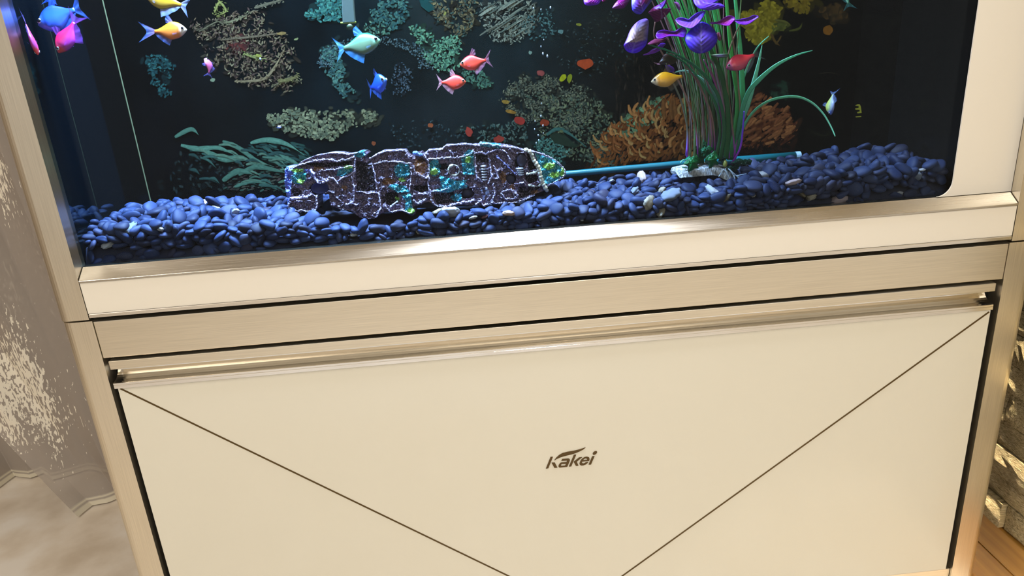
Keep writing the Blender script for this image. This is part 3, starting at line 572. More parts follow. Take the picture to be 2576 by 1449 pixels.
3,115,3119,1305,468,-20,-19,24,2,95,-452,746,333,10,-26,-10,4,105,-886,1516,391,-40,78,37,3,105,2694,1386,414,87,-42,-19,
2,115,-225,1233,363,-26,-58,48,0,105,3173,1059,440,-66,31,-15,1,85,3392,354,294,12,15,-86,5,115,-2764,1171,430,40,38,60,2,85,-862,554,326,27,-5,24,
2,95,954,695,382,-31,18,-76,3,115,-4261,636,418,-83,25,-47,2,49,643,298,239,21,-11,3,5,85,767,373,191,-5,7,-56,4,115,-2438,874,405,-59,-31,61,
0,85,-795,1331,392,-66,53,50,4,75,-285,342,145,12,17,79,4,105,390,392,153,11,10,98,2,65,2152,481,393,-35,3,-38,2,105,2820,1037,450,63,-55,-40,
2,85,1615,866,351,-13,2,4,4,55,3851,318,147,6,18,-29,5,85,2087,356,351,33,-61,20,4,115,146,1472,376,43,-6,67,0,95,4371,1537,529,15,-4,-82,
1,85,2858,1141,443,-11,79,46,2,51,-1963,314,140,28,-3,-16,4,95,3787,518,520,39,-4,-67,5,65,4624,307,139,19,4,7,3,115,-2953,1257,419,-34,14,88,
4,47,2374,290,238,4,66,-71,4,43,-4186,290,171,-74,30,40,0,105,-5588,1058,528,-28,-15,-82,2,105,-5611,808,515,61,-15,-28,
0,75,-1501,1096,374,-39,-49,-43,3,65,1537,965,370,1,-15,-95,0,75,-895,1439,398,-74,29,-21,4,65,2380,318,196,9,22,93,3,115,-2779,603,400,-28,-23,60,
2,105,-4008,870,412,-54,-20,-19,5,95,3117,494,417,-34,-3,-85,5,105,1433,898,323,13,-29,33,4,115,-140,653,349,-4,13,-21,0,115,3517,896,452,37,-49,37,
2,95,1899,419,234,-12,-22,68,2,105,3508,740,514,37,10,20,2,105,-2129,825,371,45,25,-78,0,95,-2646,431,269,22,11,64,4,115,1240,719,321,19,36,84,
4,115,-5574,461,361,6,-13,37,0,115,-5236,1498,499,-24,60,65,0,95,-1489,1561,414,85,48,16,1,115,4208,621,476,-6,-26,-42,1,95,357,1525,384,8,-81,-29,
2,65,4053,330,415,10,-21,-31,4,85,-1627,1307,427,-38,32,46,3,95,2020,1381,411,-16,-11,96,0,65,392,1205,378,0,2,-30,0,65,-821,402,311,36,-11,88,
2,85,4134,862,485,58,-47,-64,3,95,-1833,1310,422,-23,2,3,3,95,1944,1190,389,-2,-12,76,5,75,-1877,338,240,-39,-50,61,0,85,-3171,1448,420,60,-21,28,
1,105,-83,768,343,-1,-40,-38,5,85,28,393,142,13,16,75,4,85,1613,380,150,10,-5,95,4,105,-4995,563,518,-90,1,36,2,115,4012,1473,510,91,-13,-26,
5,85,-685,1425,381,25,26,78,3,55,-1072,374,148,-7,-6,37,4,105,-709,899,354,-81,42,-36,4,85,1731,1562,381,17,34,-33,5,65,-5175,368,317,34,-31,-3,
1,95,-4255,1132,513,61,-69,11,2,105,3708,715,499,22,3,71,0,85,1785,1405,383,-6,-38,58,1,95,-4380,449,253,-3,8,-98,0,105,3137,1489,434,61,52,-2,
2,105,-5560,917,537,65,70,-24,5,115,3986,630,459,41,38,-72,1,105,-1308,1163,397,10,28,91,0,105,-4541,1160,520,-8,-21,96,5,95,216,522,337,35,18,8,
4,85,2374,726,387,60,15,76,3,85,800,1059,379,1,-15,97,3,95,1815,775,331,-7,58,-71,3,75,-3719,947,475,4,2,-51,4,95,-1372,1425,417,47,61,37,
0,85,1347,1259,377,24,-18,-93,1,85,3616,405,382,-10,-13,-8,2,85,3964,1087,490,-9,-82,35,3,85,-4008,947,454,-21,94,-20,3,85,-5638,1551,562,-5,-1,-80,
1,105,-5468,1223,531,58,-76,-21,1,59,-209,1653,415,-30,21,21,1,85,-1311,1644,362,-47,28,82,1,65,2354,350,244,53,67,-45,3,95,1413,1538,380,-10,17,52,
2,85,-4782,589,504,-59,-15,71,5,75,3866,337,314,-42,35,58,2,105,-1214,1605,374,-25,-13,76,2,42,-1272,294,253,2,38,-4,4,85,1714,1052,345,-24,18,28,
3,95,-5307,633,488,-43,3,36,2,85,2377,612,373,-35,0,-62,0,85,-323,542,324,-27,0,-17,1,85,-1802,1136,410,-48,33,-4,4,75,-3880,909,434,16,-46,-82,
2,105,-301,1602,387,-10,18,-75,3,75,-1085,1146,410,83,53,-3,5,115,-1645,1408,417,65,27,67,1,65,1873,377,288,13,1,57,0,85,1931,1067,344,87,41,-11,
3,85,-5547,597,519,63,-53,40,1,105,-4773,854,522,33,26,-89,0,85,-2369,777,390,31,36,-2,3,115,4673,1484,499,37,-76,-48,1,115,-3976,417,233,-8,11,-97,
4,115,2153,790,375,-54,-8,-41,3,115,2936,1206,435,16,40,-85,4,85,2549,362,189,4,8,74,5,57,3943,326,137,5,14,98,0,115,3359,1254,484,5,-10,24,
1,85,-1142,1400,417,1,-3,35,1,95,704,544,319,-32,-12,-31,5,50,3776,321,150,-2,46,-73,4,115,-3607,716,357,-61,19,-59,4,65,1388,369,291,-55,-71,40,
2,85,-287,644,305,29,16,-89,3,85,1922,464,309,35,-85,15,1,105,3102,1568,432,-39,-41,-41,3,45,2697,314,141,-1,15,50,1,65,-3934,491,405,15,4,-97,
0,75,-1571,497,378,-24,-21,51,1,105,1629,1502,376,-14,6,-61,5,85,-3442,623,416,-41,-27,82,2,75,1145,578,316,-25,-12,-23,
3,115,-2491,1575,458,-30,37,-69,3,43,2472,316,191,20,-5,39,1,85,-3043,416,200,12,-1,-79,5,115,-5164,1300,511,-84,-20,-49,
3,115,3403,1072,525,-43,28,84,0,115,-3846,1372,400,-12,71,60,0,95,-4324,1251,490,68,12,-20,3,95,4156,413,399,-22,5,19,4,115,3935,1248,510,-23,-15,-74,
2,85,-2636,1658,445,-16,38,86,3,115,-4935,1305,503,4,-6,-92,5,75,-2548,462,401,36,-15,-24,2,105,-1518,1203,417,-18,-3,68,
4,65,-2033,326,157,41,-38,-65,5,115,2594,1093,375,65,-8,-68,4,95,-2286,749,393,-26,-12,39,4,95,-2629,1078,388,-44,63,-13,3,95,1809,1133,352,12,-5,-39,
4,85,520,975,356,-64,54,-22,5,85,-5437,593,521,-15,-47,-69,4,105,4893,1045,500,18,-15,-85,1,85,-4727,1222,531,13,24,81,2,75,-5657,439,446,1,-62,65,
3,85,2634,1546,399,-2,17,-74,5,115,951,1506,394,45,-6,-8,0,85,-2863,398,322,22,-5,96,3,85,1259,989,345,-7,15,60,2,105,-787,1219,360,-36,32,39,
1,115,-2932,916,361,19,3,63,5,95,-1420,401,299,-11,-37,85,1,65,166,406,207,30,-11,92,0,85,751,1444,356,90,18,20,2,105,-2523,1107,418,-15,-16,33,
3,95,-2712,666,337,-19,-33,29,5,85,-1114,564,369,21,-40,-81,3,105,-5203,1623,542,13,18,93,4,85,-1768,1472,421,-27,-22,25,
3,85,-2116,1371,444,18,-12,61,4,85,-3810,798,429,11,25,-74,5,95,-1050,920,348,19,67,-16,0,85,3039,1623,444,40,55,15,0,85,-2157,1484,443,7,25,-84,
4,85,1261,366,315,33,91,-2,5,65,1819,551,304,21,-22,86,5,115,-3156,430,328,-52,77,2,1,115,-2310,424,324,24,-17,-93,2,105,-890,1605,395,43,-8,35,
4,115,2110,1193,381,-5,10,97,3,85,-2957,1482,439,-82,-40,-37,0,85,2977,379,379,-97,-4,-2,3,115,1548,617,332,-6,-22,5,1,85,619,1387,385,93,5,-12,
4,115,4617,459,410,-16,87,17,0,44,2804,315,230,-30,-7,27,3,75,-3899,1008,443,-8,-17,68,3,105,-2600,587,358,22,5,-96,0,75,-3825,1533,445,-41,18,73,
0,105,4726,1021,514,-16,-11,95,1,85,1204,419,147,-11,-11,96,3,85,1182,1340,389,-30,-11,79,3,85,509,1584,376,87,-47,0,4,95,1728,947,354,10,24,85,
0,115,-153,1619,344,-23,17,-15,5,95,-1307,1470,378,-59,79,3,3,95,-2364,1559,448,61,76,11,4,65,-235,356,164,18,35,41,5,85,-476,645,333,-49,-24,73,
3,65,-1151,1654,389,-6,47,56,5,85,1987,578,343,1,-37,92,2,75,-4652,461,462,-40,-7,18,2,115,4655,581,463,-78,11,-28,2,115,-4512,1642,512,-16,17,96,
5,115,160,585,313,21,1,80,3,85,4896,621,480,94,-5,-30,5,95,-3378,464,385,18,-33,-78,3,85,145,1230,344,-40,-4,33,0,95,3756,1289,440,-35,54,15,
0,85,-2846,1159,392,-38,-1,-49,0,85,-4988,729,516,-29,-12,-19,4,75,41,1651,399,-17,26,75,3,75,-887,440,222,8,3,93,2,95,-1461,523,372,-65,-10,-24,
3,65,373,1329,363,4,-46,-87,2,95,1269,609,289,73,17,-18,3,85,-255,1458,377,1,7,75,1,115,3176,918,431,-33,11,89,0,95,-4681,923,504,-5,-4,-10,
3,85,-2506,447,344,11,19,-77,0,85,2209,669,391,-5,-11,92,0,85,685,1352,323,-19,-52,-59,0,105,-3929,1299,438,-50,21,2,0,85,-5310,1131,485,44,25,-79,
4,85,1344,436,328,2,7,-1,0,75,-583,1327,385,34,56,69,2,115,904,1162,331,-22,56,-76,5,49,4244,382,347,5,-13,-77,0,105,3020,588,407,-23,-17,93,
4,95,842,929,360,-16,13,4,3,85,-2470,660,419,1,-12,91,3,105,-46,1109,362,43,11,-78,0,85,-611,606,336,-49,39,-62,0,105,240,1565,373,20,27,-90,
2,105,-4917,1584,527,4,-5,77,4,46,766,379,136,-37,-47,72,1,105,3663,1500,452,11,64,-57,3,115,-2347,497,221,-5,-21,92,0,85,-1552,1382,409,-30,-5,-71,
5,85,3012,443,436,9,2,55,3,75,2283,894,377,-9,24,24,5,105,-1441,997,370,22,-48,-35,5,65,-1082,362,191,26,3,-29,1,105,-1858,956,399,-21,43,-77,
1,85,-804,1465,396,-24,-47,-26,4,105,-1350,1529,346,13,53,-44,0,75,2836,394,292,41,-53,-58,4,85,-1258,504,396,6,7,-24,0,115,-2327,1069,393,10,-15,25,
0,65,-5138,383,445,32,-10,-82,4,85,1342,903,318,29,-11,-90,0,105,-2140,1259,418,49,-48,60,3,65,923,1254,336,-33,-67,-45,5,75,646,456,331,37,63,-38,
1,115,-675,704,274,49,-23,-83,1,105,2513,1616,355,-36,-6,-61,2,65,-472,1094,374,-3,-18,83,0,75,-5109,543,499,55,75,-3,4,85,562,1079,349,4,9,-79,
2,115,3190,1196,429,-73,-53,-6,0,75,-4093,444,334,78,50,32,3,75,-1259,683,363,17,36,-88,1,85,354,1407,350,40,-16,53,3,65,-3729,1134,447,-3,-20,-43,
3,50,649,1096,346,-57,26,40,0,95,556,526,344,40,-2,-31,5,95,-5571,1661,513,-13,20,-3,0,65,362,1008,352,40,-33,4,3,85,62,845,317,-21,51,19,
0,85,-4704,534,478,53,15,60,0,75,1989,908,356,-11,-3,-96,3,105,-4701,686,536,17,-18,76,5,85,-3178,959,372,-34,44,-15,1,105,1610,1118,366,25,-6,57,
4,115,-2224,654,374,-6,-3,93,2,105,2380,853,350,-27,-55,-61,3,85,666,1176,366,19,-21,-95,5,85,-2385,425,356,49,65,41,4,85,-240,1108,383,72,57,33,
1,85,-3735,1596,452,26,-9,-86,3,85,1198,516,281,-38,-14,83,3,115,3852,1177,465,-11,5,-10,1,105,3612,423,304,-15,12,80,0,85,1387,1392,367,37,89,-2,
1,105,2664,464,345,32,23,62,0,85,3616,847,500,43,15,10,3,75,-1717,1558,398,15,77,-43,5,105,1368,1642,413,-25,17,26,2,85,-1967,1216,403,81,-7,-10,
4,95,3093,973,439,73,-11,37,4,95,4248,755,506,15,-52,-54,1,75,-3311,973,407,-3,13,-77,3,85,-277,470,168,-3,-7,47,5,95,2974,746,411,2,-26,-42,
0,115,4529,1484,496,-13,14,12,2,105,-3408,894,403,-47,0,-87,4,115,-4572,844,501,12,-74,7,2,95,4807,948,469,17,-19,-3,0,115,-834,554,248,22,-9,-10,
4,115,4773,452,475,-59,-15,25,5,65,-3730,378,329,32,25,84,4,85,1066,1103,335,-22,4,74,1,65,172,957,364,-25,27,-78,2,95,-1410,1129,341,7,45,-64,
4,115,-5640,1227,494,64,-10,48,5,95,-4131,1243,495,13,4,85,2,85,2351,1109,395,25,-30,-65,5,105,3123,1666,413,50,38,-49,2,65,-5506,403,327,31,16,42,
1,65,-5225,1046,492,-3,47,87,0,50,-727,578,299,3,6,83,1,105,-2156,1043,324,24,66,-49,4,85,-5633,1388,535,-1,4,-91,0,115,-5015,490,431,20,1,85,
1,105,3816,437,317,-23,-1,93,1,85,681,644,300,-36,18,61,4,115,-1798,487,354,-19,-14,-96,2,95,-2675,1175,358,-11,28,35,1,95,-3965,746,367,28,-6,-79,
0,115,3433,783,433,-24,-66,43,5,105,-1008,524,336,-10,6,-14,1,85,-1233,576,370,13,6,-90,4,95,4848,858,474,92,2,33,1,85,4669,1168,510,4,10,59,
2,85,630,931,336,12,-27,94,4,115,-4247,471,373,-4,-6,52,5,115,-2860,493,427,-50,-80,8,2,95,-3831,1645,454,-28,26,-90,1,95,787,629,276,-17,-31,44,
1,95,-58,983,328,-35,16,70,1,85,-3323,423,346,-6,-7,66,4,95,2477,630,377,-29,-54,-17,0,75,-4336,798,489,-43,-83,21,0,115,302,736,316,24,-12,-95,
4,85,1947,817,287,3,48,-29,2,95,2022,1142,324,-13,-31,73,1,65,1046,1185,294,-49,63,45,3,95,89,980,346,0,1,63,2,95,-2830,1619,446,71,59,19,
3,85,472,1392,380,27,11,-85,1,85,-3530,1507,410,-86,-1,-48,2,105,4457,615,480,-20,65,68,0,105,-5268,474,484,14,-28,-20,2,95,-678,808,336,-38,-31,40,
5,65,-2695,768,366,23,4,-19,1,105,-4278,428,434,4,1,-74,2,85,-4084,866,476,34,-15,76,0,75,3569,527,462,53,20,35,3,85,4692,419,349,-26,75,7,
3,75,-5564,1175,510,28,-82,8,5,115,-5398,1475,492,41,0,84,1,95,-1605,1072,409,40,45,-5,3,75,2746,1636,395,23,93,-1,0,85,1452,1016,334,17,-24,87,
2,115,3690,1093,450,63,-29,-55,3,65,3643,968,490,11,48,-27,3,105,-2569,1405,390,-91,-34,-4,0,43,-2295,379,165,21,-8,-78,4,105,2132,558,346,-72,-17,25,
0,65,3455,1194,524,3,-13,98,3,95,-3805,1242,383,-25,67,-22,2,85,-887,389,159,-3,-31,93,1,65,3344,1150,499,25,-3,48,5,95,783,461,305,-11,-5,57,
3,65,3856,1337,463,8,-18,-91,4,95,3047,462,389,-7,-6,-19,2,65,-615,1080,367,26,-44,-64,1,115,-4955,821,475,5,86,33,0,55,615,1253,349,-18,-26,-65,
1,65,3095,421,187,6,14,-71,2,85,-5247,441,316,8,25,94,0,65,3657,388,235,21,11,-77,0,95,1511,413,251,19,-25,-63,5,95,2297,415,196,-36,-5,1,
3,95,-3361,1580,399,-96,4,7,2,105,2431,1055,341,14,-23,54,2,95,2966,1445,443,-60,66,-22,3,75,-1886,1629,440,-20,-35,20,4,115,-1753,1072,346,39,80,-28,
4,85,-2868,865,387,15,-4,73,5,85,-2939,795,390,81,33,40,3,105,14,744,298,-10,20,92,1,95,2865,811,442,18,16,-66,2,105,-2561,501,215,26,16,60,
2,65,-5154,435,371,30,-1,73,2,105,4142,1359,499,-19,-6,-81,0,85,-308,1316,338,-31,76,-52,3,105,-4367,878,435,38,-2,3,0,75,-2615,1500,442,37,3,20,
0,105,3307,822,453,1,11,-76,1,75,-2761,1041,341,56,30,-74,3,85,-543,1508,371,13,-98,-10,1,85,3086,730,410,14,-31,-92,2,85,-788,1403,354,-31,76,35,
5,105,-2630,848,336,16,37,26,4,75,-1771,425,301,17,-38,-89,4,105,-1336,1310,388,-6,15,95,1,65,-5514,1576,504,5,19,89,5,65,-4802,394,331,10,27,63,
4,85,-5060,450,293,23,5,38,5,85,-3796,550,368,-12,-17,-54,2,65,-2907,588,398,-82,32,0,0,95,-557,835,336,-7,-6,70,4,75,4311,404,378,-8,-34,93,
0,85,548,392,163,-35,0,20,1,65,-4484,488,264,-70,66,-18,1,85,1619,430,218,8,-11,-98,3,85,-4,568,316,4,-9,-69,1,85,-4289,894,510,37,27,84,
3,85,3705,506,434,-24,0,47,0,65,231,451,310,-36,2,-46,1,46,4488,391,308,-25,44,-36,1,75,-2312,570,331,-28,-8,69,3,65,-309,421,220,-1,-34,50,
5,65,3974,393,254,65,-47,-27,3,85,2791,415,228,4,-1,19,4,115,337,591,294,11,48,-50,3,95,-2007,1053,359,5,-26,-93,2,95,4239,1629,435,67,17,34,
1,85,-1569,459,315,-20,-21,11,0,105,92,1612,357,-21,-1,86,1,85,-1452,882,357,20,-27,-92,1,115,3672,1606,391,-45,30,-80,0,75,1483,1393,351,-82,-50,-17,
4,75,-971,1291,391,13,92,-17,1,75,-5061,1192,547,19,-4,92,4,95,391,391,270,0,-16,-97,3,75,-3650,598,380,19,19,-1,1,75,3647,619,449,49,-8,-41,
5,75,-2783,926,356,33,1,13,3,115,-1684,1003,332,-25,29,79,4,85,-5341,421,350,29,56,-57,5,115,-1617,1663,450,-10,-65,74,4,95,-2200,918,351,-40,-8,77,
2,47,3863,370,392,-4,6,29,1,105,4536,1658,505,-56,-22,-21,3,85,2000,987,296,13,29,10,1,85,1331,790,304,-12,9,88,1,85,4614,1367,514,18,49,74,
0,115,-2076,1165,367,-10,19,94,2,115,-1452,1435,383,-44,-25,61,1,75,-1541,405,277,-33,2,10,2,95,-3497,449,273,-23,-7,4,1,58,-899,1218,416,0,-4,-90,
3,95,-1701,1496,354,-42,-29,-26,1,65,191,375,137,2,10,94,5,85,-1440,428,234,-35,33,-23,3,65,-4274,793,423,-56,73,17,3,115,-1961,681,326,-17,-19,-88,
4,115,-3048,780,373,-3,24,81,3,57,2635,378,169,-2,19,-79,3,105,-712,465,182,-8,5,-1,1,57,-2684,909,356,-3,-12,-93,0,85,3027,826,402,-38,3,-6,
2,65,4175,422,470,-23,48,-77,4,105,-4966,1467,512,-24,25,2,3,65,-3872,854,401,-13,0,94,4,105,418,423,209,-9,-4,-16,0,105,-1995,543,267,12,12,-72,
3,75,-4316,1053,465,-33,-44,-63,4,105,863,478,247,-4,6,-37,3,105,-1985,1321,341,-73,31,38,5,115,-4204,1643,476,-33,-19,-87,
2,75,-5264,933,509,6,-31,-51,2,49,3657,469,234,14,12,90,3,75,-3116,659,388,-35,34,69,5,105,-2144,722,386,-7,5,90,0,85,-4360,733,438,69,-42,-43,
1,65,1776,1484,353,13,26,-89,4,105,-5357,1402,523,11,19,-73,4,75,-2258,1162,335,63,38,51,3,85,-402,494,256,48,-10,48,2,85,-1038,641,321,-12,-26,73,
3,85,-799,669,285,-41,0,15,5,105,733,768,302,-21,20,-84,4,85,-4477,1249,516,73,44,-25,1,105,3838,948,447,-53,60,57,0,115,4241,1525,440,75,-1,31,
1,75,-2913,648,382,26,23,-52,1,85,-2731,460,200,9,17,-84,5,105,1129,846,320,6,2,75,5,115,-4122,788,418,-40,2,-83,1,85,-4404,1629,485,5,-19,-21,
2,75,4232,478,432,-9,70,50,2,85,2113,911,332,21,24,88,0,85,4057,900,474,52,68,30,0,95,-3442,1390,368,29,83,39,3,85,540,443,252,-12,-24,79,
5,115,4734,1340,515,-33,-73,56,4,115,-3480,1120,347,68,-42,52,4,115,-1383,456,181,26,-5,-43,0,85,-4179,875,428,0,-23,-94,1,65,3972,554,489,-90,-38,-5,
0,65,1786,672,320,35,-24,-86,4,85,4097,652,490,-32,-56,62,4,65,2575,407,343,-26,-35,76,3,75,3360,670,496,12,-2,80,3,52,3928,455,340,-40,29,-66,
0,105,2793,449,370,17,20,44,0,50,-1038,1234,367,-94,17,-26,5,65,4796,615,454,7,-9,98,5,75,-1763,1192,402,52,84,0,1,115,909,1621,353,-14,-3,98,
2,65,-4719,401,265,-20,14,-19,1,75,-2002,438,282,11,17,-85,2,95,-2837,1304,376,5,8,-83,0,50,-2057,397,211,26,35,81,1,65,-1386,1678,338,57,-21,22,
3,65,-3912,450,337,-2,-14,88,3,85,1875,1616,351,-9,29,-76,1,95,1851,985,338,-30,1,-20,0,75,-184,398,191,7,-6,94,4,95,356,1141,301,-43,24,86,
4,105,-3180,1084,355,-14,-15,70,0,115,-192,903,325,-6,23,93,4,75,-626,1444,374,4,-40,10,4,44,-1703,789,380,-46,34,-40,4,105,-2532,1263,399,-14,3,-94,
5,85,-5378,715,482,63,6,-7,1,75,2739,552,347,21,12,85,5,105,-4701,436,393,-42,-8,-6,5,95,425,539,265,32,-35,86,1,85,-4200,718,394,-40,-38,66,
1,95,698,1540,312,83,-17,-2,2,65,-34,397,279,44,-43,48,2,59,449,1673,346,-13,77,61,0,115,632,1005,293,21,29,-92,2,105,2356,1599,381,-7,-21,-86,
5,75,-1960,403,210,12,-14,28,4,65,-3801,389,255,18,-23,50,5,115,311,1133,362,33,25,66,2,115,-4438,1048,448,6,4,74,1,57,-1247,1423,378,-33,85,-22,
1,95,-148,509,194,-10,18,97,0,85,-1748,496,265,-5,30,-94,1,105,-1026,1620,339,-20,25,45,5,85,2540,1006,380,9,14,67,3,105,-3025,555,359,14,19,-76,
3,115,-3153,528,243,-11,3,-66,5,75,2775,472,285,14,14,92,3,85,242,1154,328,25,3,92,5,115,1242,1269,335,-35,44,-49,0,65,-1891,747,349,-50,-6,-35,
1,85,-5096,501,357,15,4,-66,3,65,-4558,391,367,89,-4,42,3,105,-987,506,195,-11,7,-95,4,105,4142,453,310,1,32,-83,2,85,3479,448,370,-83,-5,-14,
5,85,712,1637,309,41,15,78,1,85,-944,1360,360,-28,-20,89,4,95,-708,1292,368,8,5,75,3,75,1578,544,271,-44,2,70,4,95,-5185,480,447,-25,-39,60,
5,85,-4551,611,448,-6,-19,-21,4,75,461,947,334,-30,-8,-93,4,115,-4677,840,467,-17,16,85,5,65,1631,465,263,3,-11,-97,0,75,4815,551,443,-91,-8,-4,
4,95,4756,506,318,-10,19,-64,5,105,-960,483,274,0,-29,-92,0,85,-2108,468,279,20,-13,70,5,85,-5010,1563,512,-10,38,-23,1,58,-1098,470,325,-7,-37,-34,
4,85,1760,443,226,-24,-14,-39,2,105,-3803,487,310,4,7,69,4,85,1135,450,236,-20,-30,-78,0,85,-4385,418,335,-5,53,81,2,115,161,499,174,-9,-14,-98,
0,85,1019,983,325,-19,-14,63,5,75,-4912,448,363,-47,25,82,5,85,1490,1173,315,8,33,63,4,85,-705,458,271,-29,-11,94,4,115,-1765,511,196,-10,-7,-98,
0,115,4141,1036,478,-71,67,-9,1,115,1251,962,258,1,29,17,1,65,-3309,536,214,-6,7,-86,1,85,-4588,539,453,43,-2,-76,2,105,-4618,1527,518,-44,86,23,
4,85,4493,870,487,-75,46,-32,3,75,-1718,1380,376,44,-10,87,2,85,438,604,332,1,-17,17,0,85,1800,471,275,12,18,89,1,105,-1080,530,244,-41,-28,48,
5,85,1195,412,263,-90,11,38,4,105,-3699,435,372,-75,61,19,5,85,-2155,417,308,1,-24,94,1,105,3151,617,406,-12,-32,92,2,75,-4882,430,307,25,-8,22,
3,58,2313,1232,360,-80,56,12,3,75,2945,415,313,-23,4,-54,1,115,1785,1007,256,-27,3,25,2,65,-1097,451,170,-5,10,90,0,75,3026,1378,443,19,-73,-58,
0,65,1886,567,281,18,20,-95,3,65,4114,733,476,38,85,32,1,65,3923,413,430,2,-2,-97,2,95,-460,415,159,13,-18,-92,0,48,2673,395,240,10,-2,-88,
1,105,-573,705,250,57,25,-75,3,85,-2918,481,219,18,-7,78,5,85,-581,1253,353,-6,-53,77,0,85,-518,467,287,31,-12,55,3,105,1029,507,205,4,-40,91,
0,105,-3426,1011,383,19,-42,-17,1,95,2125,458,235,-16,5,-7,1,115,-3647,1611,416,-17,-11,46,2,85,-229,492,295,-11,19,96,3,75,529,1210,333,-3,-8,-91,
1,95,977,1102,267,23,55,-42,0,85,-1264,1034,364,0,18,-97,4,115,-492,582,270,27,-1,-15,2,75,3827,450,397,8,8,91,1,95,1906,480,169,3,2,60,
3,85,-5218,1175,473,-3,-7,-46,1,95,4285,508,381,5,-20,-14,2,85,83,1104,341,-42,-83,-32,2,75,-863,1028,373,24,3,-8,5,85,-1168,1135,371,-65,10,47,
4,115,-3096,1279,345,3,30,69,2,95,-2424,1162,385,17,10,-92,2,85,-283,837,298,-7,-44,-87,1,115,4881,1250,468,-46,18,84,3,95,-4025,565,336,-6,0,-73,
0,85,-1874,1077,386,-18,-96,-3,1,85,-2801,813,342,15,-13,-52,0,95,986,587,283,-17,-23,4,0,75,-3400,1196,355,-68,12,66,0,65,-4951,474,285,23,1,73,
2,85,1996,454,207,19,15,91,3,95,1743,1284,323,1,-80,-39,3,85,-2765,1619,370,48,18,-84,2,115,562,859,301,-12,23,-1,0,85,-3095,893,336,45,-3,44,
5,95,-175,715,272,-1,-40,-67,0,115,541,617,302,10,-22,44,5,95,-329,1142,364,48,32,9,2,85,2566,1251,379,-57,-32,-74,2,65,-774,419,253,29,-13,-67,
1,65,2409,956,349,33,-4,35,1,115,-1191,546,306,5,-5,31,0,43,3841,369,236,3,23,-96,5,85,3038,486,203,-71,-21,6,0,65,323,466,290,-19,-10,45,
2,85,-794,1566,366,-74,18,-31,0,95,-5579,524,432,2,0,84,1,95,-1368,759,365,6,5,-63,5,85,-837,447,269,24,0,78,5,105,-152,574,293,11,-1,-41,
3,115,-2155,646,307,12,-1,-92,2,65,-765,1004,366,21,-23,-92,1,75,3174,1325,400,21,-34,-39,2,85,3056,1026,400,28,-67,67,4,75,-3141,846,378,13,-8,28,
4,95,839,1212,327,-44,44,-71,3,105,2596,1405,362,-11,9,21,5,115,-3223,1351,368,32,-13,92,5,95,4515,566,437,-32,16,57,1,85,1160,1165,322,-20,-24,-56,
1,85,4297,676,399,84,46,-23,0,85,813,1462,289,-74,33,-31,5,75,-2225,445,208,-68,-22,-69,5,105,-1643,787,376,-31,-14,71,4,46,823,470,207,-2,12,64,
0,85,2316,749,371,-48,50,-70,3,85,622,751,301,24,17,93,3,75,2780,1245,433,13,11,72,0,105,-5064,1362,515,-83,48,-24,0,75,-4839,477,370,27,48,81,
2,95,-4529,1471,532,-48,-49,48,5,105,-5088,1233,496,88,5,-3,1,85,-4837,1466,521,-36,-23,79,0,65,-5127,1025,517,34,2,-65,
4,115,-4501,1322,554,51,-66,10,0,105,4515,719,476,20,31,92,3,75,3378,456,416,15,-45,67,3,85,-4811,448,452,23,20,-65,5,85,-4513,1063,523,59,-8,-18,
3,105,2931,964,429,83,32,-41,5,115,4573,1184,434,-6,-43,22,5,115,-3772,456,227,23,7,21,0,105,4405,1196,495,79,-47,-5,2,105,3641,1378,459,-44,-72,-49,
2,95,4799,1098,480,-12,61,-68,2,75,3590,539,389,2,-26,-19,0,85,3991,761,478,6,-7,-98,2,105,3505,1053,498,32,-46,-76,5,57,4230,890,466,0,-97,-12,
2,85,3571,1291,519,-29,16,-86,1,105,-1660,1256,389,93,-23,6,0,65,-720,1445,338,-75,58,27,0,75,883,1348,316,-9,-30,59,5,75,126,1341,343,-64,-68,-19,
4,85,-42,507,160,1,3,99,5,95,-389,1473,339,48,0,3,5,85,837,1512,341,-44,-2,-46,2,75,1543,1481,330,27,-56,-71,5,65,943,463,140,1,8,94,
4,95,-126,1243,354,-74,39,-43,1,105,-2875,1402,426,-9,89,-13,0,65,812,1287,341,37,-82,-21,5,105,-538,1377,364,36,78,33,5,105,2284,1334,360,81,47,-17,
0,65,-3860,503,374,7,12,60,5,75,-502,378,278,26,-43,-84,5,51,-5689,393,380,-8,-29,59,5,85,576,1530,332,-5,-39,40,4,85,-4149,1392,505,0,-3,76,
5,95,269,1273,393,-44,87,12,2,65,-1943,389,314,6,7,98,5,65,-132,431,238,38,-2,-9,2,85,928,631,316,-21,37,86,4,65,-2645,467,333,-1,-1,-40,
4,85,-5122,487,442,17,73,36,4,65,16,471,301,-31,8,65,2,85,1223,1627,376,-6,-4,86,1,105,2539,552,334,-24,7,87,3,85,-2762,496,315,-1,-9,-91,
3,115,2455,433,261,31,17,-16,5,46,-5141,422,285,28,-90,-26,2,85,-2463,445,243,2,-13,18,4,105,272,460,215,27,24,-53,1,115,3528,524,246,8,10,-51,
4,75,4462,463,440,-90,34,-19,5,75,4154,774,453,20,61,-75,]
